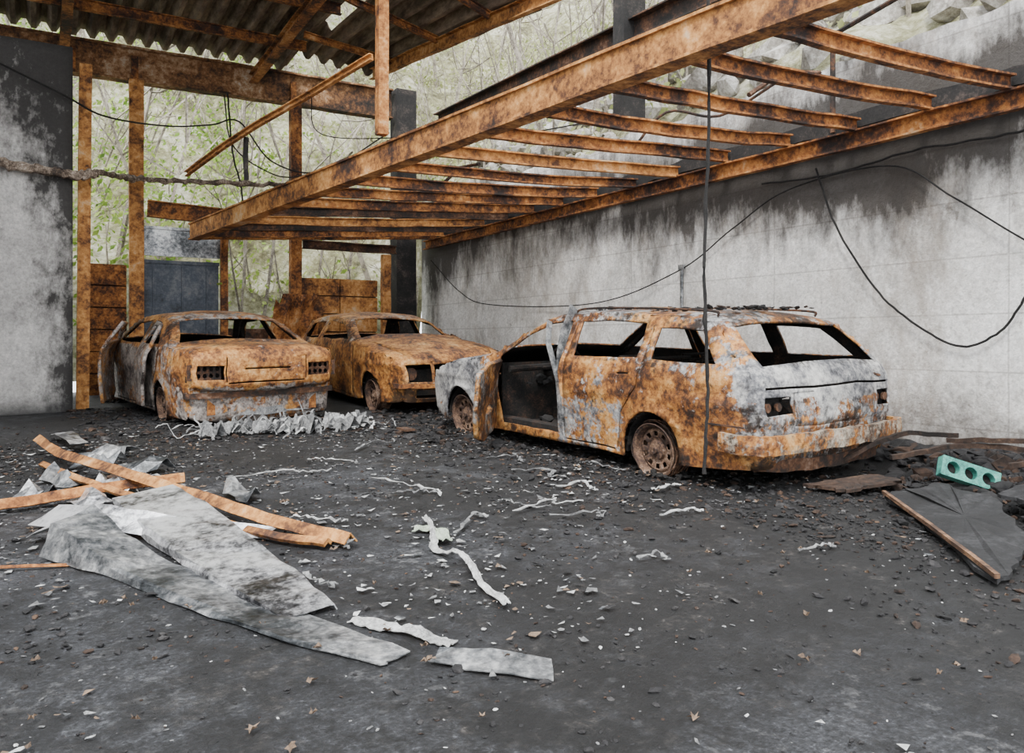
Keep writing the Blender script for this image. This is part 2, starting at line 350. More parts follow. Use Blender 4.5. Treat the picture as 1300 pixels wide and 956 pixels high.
def blocks(name,xa,xb,ztop,mat,n=5):
    mb=MB(); z0=gz(xa,YB); h=(ztop-z0)/n
    for i in range(n):
        m=int(max(1,(xb-xa)/.65)); w=(xb-xa)/m
        for k in range(m):
            cx=xa+w*(k+.5); mb.box((cx,YB+U(-.01,.01),z0+h*(i+.5)),(w-.015,.12,h-.02),0,Matrix.Rotation(U(-.012,.012),3,'Y'))
    mb.box(((xa+xb)/2,YB+.05,(z0+ztop)/2),(xb-xa,.04,ztop-z0-.05),1)
    return mb.obj(name,[mat,rust_dark])
blocks('rusted_panel_wall',.60,1.10,2.26,rust,6)
blocks('rusted_panel_wall',3.62,4.93,2.18,rust_bright,6)
blocks('rusted_panel_wall',2.5,3.4,1.35,rust_dark,3)
b=MB(); b.box((1.82,YB,1.35),(1.1,.05,1.95)); 
for x in (1.45,1.85,2.2): b.box((x,YB-.04,1.35),(.02,.03,1.9))
b.box((1.82,YB-.03,2.32),(1.12,.05,.05)); b.obj('scorched_gate',[gatemat])
b=MB(); b.box((1.85,YB,2.62),(1.15,.04,.42)); b.box((1.85,YB-.03,2.82),(1.18,.05,.04)); b.obj('sheet_metal_panel',[greymetal])
b=MB(); vs=[];fs=[]
for j in range(7):
    for i in range(9):
        p=Vector((3.0+.75*i/8,YB-.45+.10*(i%2)+U(-.05,.05),1.15+.72*j/6+U(-.04,.04))); p.x+=.16*j/6; vs.append(p)
for j in range(6):
    for i in range(8):
        if (i,j) in ((0,5),(7,5),(7,4),(3,5)): continue
        a=j*9+i; fs.append((a,a+1,a+10,a+9))
b.add(vs,fs); b.obj('crumpled_rusty_sheet',[rust],False,solid=.006)

# ---------------------------------------------------------------- cables
def cable(name,pts,r,mat,n=10,jit=.0,tap=None):
    b=MB(); P=csp(pts,n); b.tube(P,r,7,0,jit,taper=tap(len(P)) if tap else None); return b.obj(name,[mat],True)
cable('hanging_cable',[(3.5,3.6,5.3),(3.49,3.6,4.0),(3.51,3.6,2.6),(3.48,3.61,1.6),(3.5,3.6,.9),(3.47,3.6,.35)],.010,soot,14,.004,
      lambda n:[1+1.0*max(0,noise.noise(Vector((i*.45,0,0)))) for i in range(n)])
wx=XW-.05
cable('wall_cable',[(wx,12.7,2.55),(wx,11.6,1.95),(wx,10.6,1.70),(wx,8.0,1.61),(wx,6.47,1.89),(wx,5.68,2.25),(wx,5.0,2.52),(wx,4.0,2.55),(wx,3.48,2.22),(wx,2.98,1.85),(wx,2.3,1.4)],.007,soot)
cable('wall_cable',[(wx,4.7,2.66),(wx,4.5,2.14),(wx,4.13,1.585),(wx,3.79,1.29),(wx,3.42,1.11),(wx,3.14,1.22),(wx,2.98,1.44),(wx,2.8,1.8)],.009,soot,8,.003)
cable('wall_cable',[(wx,5.3,2.62),(wx,4.5,2.58),(wx,3.8,2.63),(wx,3.1,2.6),(wx,2.4,2.65)],.009,soot,8,.006)
b=MB(); b.tube([(wx,6.4,1.35),(wx,6.4,1.9)],.018,8); b.box((wx,6.4,1.93),(.04,.07,.05)); b.obj('conduit_pipe',[greymetal],True)
cable('charred_pipe_lagging',[(-1.2,10.78,3.25),(-.5,10.78,3.18),(.0,10.76,3.14),(.4,10.78,3.12),(.65,11.0,3.2),(1.1,12.2,3.40),(1.6,12.5,3.46),(2.2,12.5,3.50),(3.4,12.5,3.57)],.036,lagm,11,.020,
      lambda n:[.85+1.1*abs(noise.noise(Vector((i*.7,3,0)))) + (.6 if i<n*.45 else 0) for i in range(n)])
cable('slack_cable',[(-.9,10.76,4.5),(.2,10.76,4.05),(.72,11.2,3.95),(1.6,12.5,4.25),(2.2,12.5,4.35),(2.6,12.5,4.45),(3.1,12.5,3.9),(3.9,12.5,3.85),(5.0,12.5,4.6)],.012,soot)
cable('slack_cable',[(2.4,12.6,4.85),(2.5,12.5,4.1),(3.0,12.5,3.75),(3.5,12.5,3.72),(4.5,12.5,4.1),(5.1,12.6,4.3)],.010,soot)
cable('slack_cable',[(2.45,12.6,4.9),(2.5,12.5,4.0),(2.62,12.5,3.5),(2.7,12.6,2.95)],.013,soot,8,.005)
cable('slack_cable',[(3.6,12.2,5.0),(3.7,12,4.3),(4.4,10,3.9),(5.0,8.6,3.7),(5.7,8.0,3.8)],.008,soot)
b=MB()
b.tube([(5.75,4.45,2.9),(5.75,4.45,3.75)],.022,6); b.tube([(5.75,4.45,3.72),(5.7,3.2,3.9)],.02,6)
b.tube([(4.2,9.2,2.95),(4.5,8.9,3.3),(4.5,8.4,3.25)],.02,6); b.tube(csp([(5.0,6.2,3.0),(5.2,5.9,3.35),(5.6,5.6,3.3),(5.75,5.0,3.5)],6),.014,6)
b.tube([(4.6,4.3,3.0),(5.0,4.35,3.25),(5.4,4.3,3.3)],.02,6)
b.obj('bent_steel_rods',[rust_dark],True)

# ---------------------------------------------------------------- hillside
def hill_h(X,Y):
    bk=(Y-13.3)*1.05+.35 if Y>13.3 else -1
    bk=max(bk,-1)
    rt=3.25+(X-6.2)*1.0 if X>6.15 else (-1)
    h=max(bk,rt)
    if rt>0 and bk>0: h=math.log(math.exp(bk*1.5)+math.exp(rt*1.5))/1.5
    p=Vector((X*.5,Y*.5,0)); return h+.7*noise.fractal(p,.9,2,6)*min(1,max(.15,(h+.2)/2))
def hill():
    vs={};V=[];F=[]; st=.28
    def vid(i,j):
        if (i,j) not in vs:
            X=-12+i*st; Y=-3+j*st; vs[(i,j)]=len(V); V.append((X,Y,hill_h(X,Y)))
        return vs[(i,j)]
    for i in range(int(32/st)):
        for j in range(int(31/st)):
            X=-12+i*st; Y=-3+j*st
            if X<6.15 and Y<13.35: continue
            F.append((vid(i,j),vid(i+1,j),vid(i+1,j+1),vid(i,j+1)))
    b=MB(); b.add(V,F); return b.obj('hillside',[hillm],True)
hill()
b=MB()
for c in range(2900):
    if random.random()<.86: X=U(-9,12); Y=U(13.7,24)
    else: X=U(6.6,13); Y=U(3,16)
    if X>5 and random.random()<.35: continue
    h=hill_h(X,Y); 
    dens=noise.noise(Vector((X*.5,Y*.5,3)))
    if dens<-.15 and random.random()<.75: continue
    hh=U(.1,1.3)*(1.6 if X<3 else .7); R=U(.15,.5)
    for l in range(18):
        p=Vector((X+random.gauss(0,R),Y+random.gauss(0,R),h+hh*U(.1,1.1)))
        s=U(.03,.085); a=Vector((U(-1,1),U(-1,1),U(-1,1))).normalized(); d=a.orthogonal().normalized(); e=a.cross(d)
        b.add([p-d*s,p-e*s*.5,p+d*s,p+e*s*.5],[(0,1,2,3)],0 if X+U(-2,2)<4.5 else 1)
b.obj('hillside_shrubs',[leafg,leafp])
b=MB()
for c in range(560):
    if random.random()<.75: X=U(-8,11); Y=U(13.7,23)
    else: X=U(6.6,12); Y=U(4,15)
    h=hill_h(X,Y)-.1; L=U(.6,2.6) if random.random()<.85 else U(3,6); r=.006+.008*L
    dx,dy=U(-.5,.5),U(-.35,.35); P=csp([(X,Y,h),(X+dx*.3*L,Y+dy*.3*L,h+.4*L),(X+dx*L*.6+U(-.1,.1),Y+dy*L*.6,h+.75*L),(X+dx*L,Y+dy*L,h+L)],3)
    b.tube(P,r,4,0,0,[1-.8*i/(len(P)-1) for i in range(len(P))])
    for q in range(int(L*2)):
        s=P[random.randrange(3,len(P)-1)]; e=s+Vector((U(-.5,.5),U(-.5,.5),U(.0,.7)))*L*.4
        b.tube([s,s.lerp(e,.5)+Vector((0,0,-.04)),e],r*.4,3)
b.obj('hillside_saplings',[barkm])
b=MB()
for c in range(300):
    X=U(6.45,8.9); Y=U(2,14); b.chunk((X,Y,hill_h(X,Y)),U(.08,.38),0)
b.obj('rocky_outcrop',[simple('pale_rock',[(.3,(.08,.07,.06)),(.5,(.28,.26,.23)),(.72,(.64,.62,.58))],2.5,.9,bst=.8)])

# ---------------------------------------------------------------- cars
def fill2d(outer,holes):
    pl=[[Vector((a,b_,0)) for a,b_ in outer]]+[[Vector((a,b_,0)) for a,b_ in h] for h in holes]
    tris=tessellate_polygon(pl); vs=[v for p in pl for v in p]; return vs,tris
def slot(pts,w=.012,wy=None):
    n=len(pts); Lp=[];Rp=[]
    for i in range(n):
        a=Vector(pts[max(i-1,0)]);b_=Vector(pts[min(i+1,n-1)]); d=(b_-a); d=Vector((d.x,d.y)).normalized() ; nn=Vector((-d.y,d.x))
        Lp.append((pts[i][0]+nn.x*w/2,pts[i][1]+nn.y*(wy or w)/2)); Rp.append((pts[i][0]-nn.x*w/2,pts[i][1]-nn.y*(wy or w)/2))
    return Lp+Rp[::-1]
def circ(cx,cy,rx,ry,n=12): return [(cx+rx*math.cos(2*math.pi*i/n),cy+ry*math.sin(2*math.pi*i/n)) for i in range(n)]
def chaikin(P):
    o=[P[0]]
    for i in range(len(P)-1):
        a,b_=P[i],P[i+1]; o+= [(a[0]*.75+b_[0]*.25,a[1]*.75+b_[1]*.25),(a[0]*.25+b_[0]*.75,a[1]*.25+b_[1]*.75)]
    o.append(P[-1]); return o
def bis(bm,co,no):
    bmesh.ops.bisect_plane(bm,geom=bm.verts[:]+bm.edges[:]+bm.faces[:],dist=1e-6,plane_co=co,plane_no=no)
def make_W(sp):
    w0,L,zb,k=sp['w'],sp['L'],sp['belt'],sp['tumble']
    def W(x,z):
        a=max(0,(x-(L-.75))/.75); r=max(0,(.5-x)/.5); w=w0-.14*a*a-.085*r*r
        if z>zb: w-= .02+k*(z-zb)
        else:
            q=(zb-z); w+= -.02*max(0,1-q/.08) - .035*max(0,(q-.25)/.4)
            w+= .012*math.exp(-((z-(zb-.22))/.03)**2)
        for xa in (sp['xf'],sp['xr']):
            d=math.hypot(x-xa,z-sp['arch_z']); w+=.020*math.exp(-((d-sp['arch_r'])/.035)**2)
        return w
    return W
def car_body(name,sp,mat,parent):
    prof=chaikin(sp['profile']); L=sp['L']; W=make_W(sp)
    S=[0]
    for i in range(1,len(prof)): S.append(S[-1]+math.dist(prof[i],prof[i-1]))
    def closest(x,z):
        best=(1e9,0,None)
        for i in range(len(prof)-1):
            ax,az=prof[i];bx,bz=prof[i+1]; dx,dz=bx-ax,bz-az; l2=dx*dx+dz*dz or 1e-9
            t=max(0,min(1,((x-ax)*dx+(z-az)*dz)/l2)); px,pz=ax+t*dx,az+t*dz; d=math.hypot(px-x,pz-z)
            if d<best[0]-1e-9:
                l=math.sqrt(l2); n=(-dz/l,dx/l)
                if n[0]*(L/2-px)+n[1]*(.35-pz)<0: n=(-n[0],-n[1])
                best=(d,S[i]+t*l,n)
        return best
    outer=[(s,-1) for s in S]+[(s,1) for s in S[::-1]]
    holes=[[(closest(*pt)[1],t) for pt,t in h] for h in sp['top_holes']]
    for h in sp.get('top_slots',[]):
        holes.append(slot([(closest(*pt)[1],t) for pt,t in h],.014,.016))
    vs,tr=fill2d(outer,holes); bt=bmesh.new(); bv=[bt.verts.new(v) for v in vs]
    for t in tr:
        try: bt.faces.new([bv[i] for i in t])
        except: pass
    for s in S[1:-1]: bis(bt,(s,0,0),(1,0,0))
    for t in (-.97,-.93,-.85,-.6,-.3,0,.3,.6,.85,.93,.97): bis(bt,(0,t,0),(0,1,0))
    def at(s):
        for i in range(len(S)-1):
            if s<=S[i+1]+1e-9:
                q=(s-S[i])/max(1e-9,S[i+1]-S[i]); return prof[i][0]+(prof[i+1][0]-prof[i][0])*q, prof[i][1]+(prof[i+1][1]-prof[i][1])*q
        return prof[-1]
    for v in bt.verts: x,z=at(v.co.x); t=v.co.y; v.co=Vector((x,t,z))
    for f in bt.faces: f.material_index=1
    zs=sp['sill']; zc,r=sp['arch_z'],sp['arch_r']; bot=[]
    a0=math.asin((zs-zc)/r)
    for xa in (sp['xf'],sp['xr']):
        for i in range(17):
            a=a0+(math.pi-2*a0)*i/16; bot.append((xa+r*math.cos(a),zc+r*math.sin(a)))
    for sgn,hk,sk in ((1,'left_holes','left_slots'),(-1,'right_holes','right_slots')):
        hs=list(sp[hk])+[slot(s) for s in sp.get(sk,[])]
        vs,tr=fill2d(prof+bot,hs); bv=[bt.verts.new((v.x,sgn,v.y)) for v in vs]
        for t in tr:
            try: f=bt.faces.new([bv[i] for i in t]); f.material_index=0
            except: pass
    bmesh.ops.remove_doubles(bt,verts=bt.verts[:],dist=2e-5)
    x=.1
    while x<L: bis(bt,(x,0,0),(1,0,0)); x+=.10
    z=.15
    while z<1.25: bis(bt,(0,0,z),(0,0,1)); z+=.055
    topv={v for f in bt.faces if f.material_index==1 for v in f.verts}
    for f in bt.faces:
        f.normal_update(); c=f.calc_center_median(); n=f.normal
        if f.material_index==0: want=n.y*c.y
        else:
            d,s,nn=closest(c.x,c.z); want=-(n.x*nn[0]+n.z*nn[1])
        if want<0: f.normal_flip()
    seed=sp.get('seed',0); R=.045
    for v in bt.verts:
        x,t,z=v.co; y=t*W(x,z); nx=nz=0
        if v in topv:
            d,s,n=closest(x,z); at_=abs(t); off=0
            if at_>.85: q=(at_-.85)/.15; off=R*(1-math.sqrt(max(0,1-q*q*.98)))
            cr=.05*(1-t*t); 
            nx=n[0]*(off-cr); nz=n[1]*(off-cr)
        p=Vector((x,y,z)); q=p*2.2+Vector((seed,seed,0))
        dn=noise.noise_vector(q)*sp['crumple']+noise.noise_vector(q*3.1)*sp['crumple']*.5
        z2=z+nz-sp.get('sag',lambda x,t,z:0)(x,t,z)
        v.co=Vector((x+nx,y,z2))+dn
    me=bpy.data.meshes.new(name); bt.to_mesh(me); bt.free()
    me.materials.append(mat); me.materials.append(interior)
    me.polygons.foreach_set('material_index',[0]*len(me.polygons))
    me.polygons.foreach_set('use_smooth',[True]*len(me.polygons)); me.set_sharp_from_angle(angle=math.radians(42))
    a=me.attributes.new('ash','FLOAT','POINT'); a.data.foreach_set('value',[sp['ash'](*v.co) for v in me.vertices])
    a=me.attributes.new('soot','FLOAT','POINT'); a.data.foreach_set('value',[sp['soot'](*v.co) for v in me.vertices])
    o=bpy.data.objects.new(name,me); bpy.context.collection.objects.link(o); o.parent=parent
    md=o.modifiers.new('skin','SOLIDIFY'); md.thickness=.016; md.offset=0; md.material_offset=1; md.material_offset_rim=0
    return o,W
rimm=simple('burnt_rim',[(.30,(.010,.008,.007)),(.44,(.05,.026,.018)),(.56,(.15,.085,.05)),(.70,(.30,.22,.17)),(.85,(.42,.39,.35))],7,.85)
def wheel(parent,x,y,z,r=.195,side=1,name='wheel',tilt=0):
    mb=MB(); N=40
    def lathe(pr,skip=None):
        vs=[];fs=[]
        for (rr,yy) in pr:
            for i in range(N): a=2*math.pi*i/N; vs.append((rr*math.cos(a),side*yy,rr*math.sin(a)))
        for k in range(len(pr)-1):
            for i in range(N):
                if skip==k and (i%4)in(1,2): continue
                fs.append((k*N+i,k*N+(i+1)%N,(k+1)*N+(i+1)%N,(k+1)*N+i))
        mb.add(vs,fs)
    lathe([(r,-.09),(r*.93,-.085),(r*.90,-.05),(r*.84,-.02),(r*.84,.03),(r*.9,.06),(r*.93,.085),(r,.092),(r*1.01,.10)])
    lathe([(r*.85,.03),(r*.76,.05),(r*.70,.055),(r*.52,.05),(r*.44,.035),(r*.36,.035),(r*.32,.06),(r*.12,.065),(r*.10,.085),(.001,.085)],skip=2)
    lathe([(r*.62,-.02),(r*.62,-.04),(.001,-.045)])
    o=mb.obj(name,[rimm],True,parent,solid=.007)
    o.location=(x,y,z); o.rotation_euler=(tilt*side,0,0)
    mb=MB()
    for w in range(7):
        P=[]; rr=r*U(1.0,1.12); yo=U(-.08,.08)
        for i in range(25): a=2*math.pi*i/24; q=rr+.012*noise.noise(Vector((a*2,w,0))); P.append((q*math.cos(a),yo+.02*math.sin(a*3+w),max(-z+.01,q*math.sin(a))))
        mb.tube(P,.004,4)
    for i in range(40):
        mb.chunk((U(-.26,.26),U(-.12,.14)*1.0,-z+U(0.0,.03)),U(.015,.05),1,.6)
    o2=mb.obj(name+'_tyre_remains',[rust_dark,soot],False,parent); o2.location=(x,y,z)
def seat(mb,x,y,z,w=.46,lean=.25,h=.5,mi=0):
    def fr(a,b_,c,d): mb.tube([a,b_,c,d,a],.016,5,mi)
    fr((x,y-w/2,z),(x,y+w/2,z),(x+.45,y+w/2,z+.04),(x+.45,y-w/2,z+.04))
    for k in range(6): yy=y-w/2+w*(k+.5)/6; mb.tube([(x,yy,z),(x+.22,yy,z-.03),(x+.45,yy,z+.04)],.007,4,mi)
    fr((x,y-w/2,z),(x,y+w/2,z),(x-h*lean*1.1,y+w/2*.8,z+h),(x-h*lean*1.1,y-w/2*.8,z+h))
    for k in range(6): q=(k+.5)/6; mb.tube([(x-h*lean*q,y-w/2,z+h*q),(x-h*lean*q-.03,y,z+h*q),(x-h*lean*q,y+w/2,z+h*q)],.007,4,mi)
    for s in(-1,1): mb.tube([(x+.05,y+s*w*.4,z),(x+.05,y+s*w*.4,z-.12)],.02,5,mi)
def interior_parts(parent,sp,W,rear_wall=None,engine=True):
    mb=MB(); L=sp['L']; zs=sp['sill']; w=sp['w']-.09
    xc=sp['cowl']
    mb.box((L*.48,0,zs+.03),(L*.86,w*2*.94,.03)); mb.box((L*.5,0,zs+.08),(L*.5,.22,.12))
    mb.box((xc+.02,0,.42),(.02,w*2*.93,.58)); 
    mb.tube([(xc-.12,-w*.95,.66),(xc-.14,0,.68),(xc-.12,w*.95,.66)],.03,8)
    mb.tube([(xc-.12,.35,.66),(xc-.5,.35,.70)],.02,6)
    mb.tube([(xc-.5+.04*math.cos(a),.35+.17*math.sin(a),.72+.16*math.cos(a)) for a in [i*math.pi/8 for i in range(17)]],.011,5)
    for k in range(26): mb.chunk((xc-.1+U(-.12,.1),U(-w,w)*.85,.6+U(-.1,.08)),U(.03,.09),1,.8)
    for y in (-.36,.36): seat(mb,xc-1.25,y,zs+.2)
    xb=sp['rearseat']
    seat(mb,xb,.32,zs+.2,.6); seat(mb,xb,-.32,zs+.2,.6)
    if rear_wall: mb.box((rear_wall,0,.47),(.02,w*1.8,.56)); mb.box((rear_wall-.18,0,.76),(.36,w*1.7,.02))
    for x in (sp['xr'],sp['xf']):
        for s in(-1,1):
            pts=[]
            for i in range(13):
                a=math.pi*i/12; pts.append((x+sp['arch_r']*.97*math.cos(a),sp['arch_z']+sp['arch_r']*.97*math.sin(a)))
            ya=s*(W(x,.4)-.03); yb=s*(W(x,.4)-.30); vs=[(p[0],ya,p[1]) for p in pts]+[(p[0],yb,p[1]) for p in pts]+[(x,yb,sp['arch_z'])]
            fs=[(i,i+1,14+i,13+i) for i in range(12)]+[(13+i,14+i,26) for i in range(12)]; mb.add(vs,fs)
            mb.tube([(x,yb+s*.04,sp['arch_z']),(x,s*(W(x,.4)-.12),sp['arch_z'])],.04,8)
            mb.tube([(x-.02,yb+s*.06,.25),(x-.02,yb+s*.05,.6)],.045,8)
    for s in(-1,1): mb.box(((sp['xf']+sp['xr'])/2,s*(w-.05),zs+.06),(sp['xf']-sp['xr']-.6,.12,.09))
    if engine:
        ex=(xc+L)/2; mb.box((ex,0,.36),(.45,.5,.26)); mb.box((ex+.02,.02,.53),(.40,.22,.12))
        for k in range(4): mb.tube([(ex-.15+k*.1,-.1,.55),(ex-.17+k*.1,-.28,.5),(ex-.17+k*.1,-.34,.4)],.025,6)
        mb.tube([(ex-.2,.3,.5),(ex+.1,.42,.48),(ex+.35,.3,.4)],.03,7); mb.box((L-.2,0,.36),(.05,1.0,.30)); 
    for k in range(170): mb.chunk((U(.35,xc-.15),U(-w,w)*.88,zs+.05+abs(random.gauss(0,.05))),U(.02,.09),1,.6)
    mb.obj('interior_frame',[interior,soot],False,parent)
def place(name,rear,heading,):
    e=bpy.data.objects.new(name,None); bpy.context.collection.objects.link(e); e.empty_display_size=.3
    n=Vector((-.0324*SN,-.0324*CS,1)).normalized(); f=Vector((math.cos(heading),math.sin(heading),0)); f=(f-n*f.dot(n)).normalized(); l=n.cross(f)
    M=Matrix((f,l,n)).transposed().to_4x4(); M.translation=Vector((rear[0],rear[1],gz(*rear))); e.matrix_world=M; return e
def panel(name,outline,holes,mat,parent,hinge,ang,bul=.03,ash=.5,sootv=.2,lean=0):
    vs,tr=fill2d(outline,holes); b_=bmesh.new(); bv=[b_.verts.new(v) for v in vs]
    for t in tr: b_.faces.new([bv[i] for i in t])
    for i in range(-12,13): bis(b_,(i*.1+.03,0,0),(1,0,0)); bis(b_,(0,i*.09+.02,0),(0,1,0))
    for v in b_.verts:
        x,z=v.co.x,v.co.y; y=-bul*((z-.4)/.4)**2-(max(0,z-.62)*.5); q=noise.noise_vector(Vector((x*3,z*3,ang)))*.02; v.co=Vector((x,y,z))+q
    bmesh.ops.recalc_face_normals(b_,faces=b_.faces[:])
    me=bpy.data.meshes.new(name); b_.to_mesh(me); b_.free(); me.materials.append(mat); me.polygons.foreach_set('use_smooth',[True]*len(me.polygons)); me.set_sharp_from_angle(angle=.7)
    a=me.attributes.new('ash','FLOAT','POINT'); a.data.foreach_set('value',[ash]*len(me.vertices))
    a=me.attributes.new('soot','FLOAT','POINT'); a.data.foreach_set('value',[sootv]*len(me.vertices))
    o=bpy.data.objects.new(name,me); bpy.context.collection.objects.link(o); o.parent=parent; o.location=hinge; o.rotation_euler=(lean,0,ang)
    md=o.modifiers.new('s','SOLIDIFY'); md.thickness=.035; md.offset=0; return o
sst=lambda a,b_,x: max(0,min(1,(x-a)/(b_-a)))

# --- station wagon
wg=dict(L=4.15,w=.84,belt=.79,tumble=.55,sill=.12,arch_z=.19,arch_r=.275,xf=3.42,xr=.90,cowl=2.90,rearseat=1.35,crumple=.014,seed=3,
 profile=[(.10,.16),(.05,.20),(.03,.34),(.02,.44),(.0,.47),(.02,.60),(.03,.71),(.06,.765),(.13,.83),(.37,1.05),(.46,1.11),(.9,1.155),(1.5,1.17),(2.0,1.165),(2.26,1.13),(2.43,1.04),(2.88,.81),(2.98,.78),(3.45,.73),(3.9,.645),(4.07,.58),(4.13,.49),(4.15,.30),(4.09,.17)],
 top_holes=[[((.10,.80),-.86),((.10,.80),.86),((.39,1.07),.88),((.39,1.07),-.88)],
            [((2.32,1.10),-.88),((2.32,1.10),.88),((2.84,.83),.9),((2.84,.83),-.9)],
            [((.01,.51),.64),((.01,.51),.94),((.025,.62),.94),((.025,.62),.64)],
            [((.01,.51),-.64),((.01,.51),-.94),((.025,.62),-.94),((.025,.62),-.64)],
            [((4.12,.51),-.45),((4.12,.51),-.85),((4.15,.40),-.85),((4.15,.40),-.45)],
            [((4.12,.51),.45),((4.12,.51),.85),((4.15,.40),.85),((4.15,.40),.45)],
            [((4.12,.50),-.35),((4.12,.50),.35),((4.15,.36),.35),((4.15,.36),-.35)]],
 top_slots=[[((.028,.675),-.93),((.028,.675),.93)],[((.03,.455),-.6),((.03,.455),.6)],[((.025,.64),-.60),((.01,.48),-.60)],[((.01,.48),.60),((.025,.64),.60)]],
 left_holes=[[(.34,.83),(.93,.83),(.95,1.065),(.56,1.045)],[(1.07,.83),(1.78,.83),(1.84,1.105),(1.10,1.10)],
             [(1.95,.19),(2.74,.19),(2.80,.5),(2.76,.78),(2.40,1.0),(2.22,1.075),(1.96,1.10),(1.91,.8)]],
 right_holes=[[(.34,.83),(.93,.83),(.95,1.065),(.56,1.045)],[(1.07,.83),(1.78,.83),(1.84,1.105),(1.10,1.10)],[(1.95,.83),(2.72,.83),(2.40,1.0),(2.22,1.075),(1.96,1.10)]],
 left_slots=[[(1.01,1.06),(1.0,.80),(1.05,.62),(1.20,.44),(1.26,.17)],[(1.28,.155),(1.86,.155)],[(1.88,.17),(1.86,.5),(1.86,.79),(1.89,1.09)],[(2.96,.70),(2.94,.5),(2.90,.17)],[(1.12,.715),(1.25,.715)]],
 right_slots=[[(1.90,.17),(1.88,.5),(1.88,.79),(1.91,1.09)]],
 sag=lambda x,t,z: .03*math.exp(-((x-1.3)/.4)**2)*(1-t*t) if z>1.05 else 0,
 ash=lambda x,y,z: .38+.60*sst(2.9,3.2,x)+(.60 if x<.14 and .60<z<.86 else 0)+(.1 if z>1.1 else 0)-(.12 if 1.0<x<2.0 and .45<z<.8 else 0)-.15*sst(.55,.2,z)-(.20 if .2<x<.9 and z<.78 else 0)+(.28 if 1.2<x<2 and z<.5 else 0)+(.22 if x<.14 and z<.6 else 0),
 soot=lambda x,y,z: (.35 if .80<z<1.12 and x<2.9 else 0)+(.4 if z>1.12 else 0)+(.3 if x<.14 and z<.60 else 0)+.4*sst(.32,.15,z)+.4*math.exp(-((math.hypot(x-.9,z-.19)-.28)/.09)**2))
paintW=carpaint('burnt_paint_blue_grey',(.14,.14,.15),(.46,.45,.43),-.01,(2,1,0))
wagon=place('burnt_station_wagon',(4.65,3.60),math.radians(95.2))
body,Ww=car_body('body',wg,paintW,wagon); interior_parts(wagon,wg,Ww)
for x,s in ((.90,1),(.90,-1),(3.42,1),(3.42,-1)): wheel(wagon,x,s*(Ww(x,.4)-.12),.190,.195,s,'wheel_%d'%(1+(x>2)*2+(s<0)),tilt=-.08)
door=[(0,0.10),(-.12,.04),(-.5,.0),(-.72,.06),(-.80,.3),(-.78,.58),(-.5,.66),(-.04,.66),(0,.5)]
panel('front_door_open',door,[circ(-.3,.25,.12,.05,10)],carpaint('burnt_paint_door',(.11,.10,.095),(.36,.34,.31),-.04,(7,1,0)),wagon,(2.84,.87,.09),math.radians(-46),ash=.45,sootv=.3,lean=.10)
mb=MB()
P=[(.26,.85,.33),(.05,.84,.33),(-.03,.76,.33),(-.07,.4,.33),(-.08,0,.33),(-.07,-.4,.33),(-.03,-.76,.33),(.05,-.84,.33),(.26,-.85,.33)]
mb.sweep(csp(P,5),[(-.02,-.055),(.02,-.055),(.025,.0),(.02,.065),(-.02,.065)],0,.005)
mb.sweep(csp([(.12,.7,.20),(.02,.5,.19),(.0,0,.18),(.02,-.5,.19),(.12,-.7,.20)],4),[(-.015,-.05),(.015,-.05),(.015,.03),(-.015,.03)],1,.006)
for s in(-1,1):
    mb.tube(csp([(.52,s*.56,1.14),(.6,s*.57,1.18),(1.4,s*.585,1.205),(1.9,s*.57,1.20),(2.05,s*.56,1.165)],6),.010,6,1)
    mb.box((.24,s*.835,.44),(.3,.012,.012),1)
mb.sweep([(1.93,.80,.70),(1.95,.78,.84),(2.0,.70,1.02),(1.98,.63,1.17),(2.01,.60,1.22)],rsec(.08,.02),2,.0,up=Vector((1,0,0)))
mb.sweep([(1.86,.85,.30),(1.90,.85,.62),(2.10,.80,.93),(2.18,.72,1.10)],rsec(.05,.015),2,.0,up=Vector((1,0,0)))
mb.box((.0,0,.555),(.02,.46,.10),1)
for s in(-1,1):
    mb.box((.10,s*.62,.55),(.05,.24,.14),3)
    mb.tube([(.04,s*.57,.56),(.02,s*.57,.56)],.03,10,1); mb.tube([(.04,s*.68,.56),(.02,s*.68,.56)],.03,10,1)
mb.tube([(-.01,-.55,.72),(.1,-.2,.80),(.2,.1,.79),(.18,.4,.78)],.010,5,1)
mb.obj('trim_and_bumper',[carpaint('burnt_bumper',(.11,.08,.06),(.44,.38,.30),.22),rust_dark,greymetal,soot],False,wagon)
mb=MB()
for i in range(300):
    x=U(.5,2.0); mb.chunk((x,U(-.5,.5),1.205-.03*math.exp(-((x-1.3)/.4)**2)+U(-.01,.01)),U(.01,.045),random.choice((0,0,1)),.4)
mb.obj('roof_debris',[soot,rubr],False,wagon)

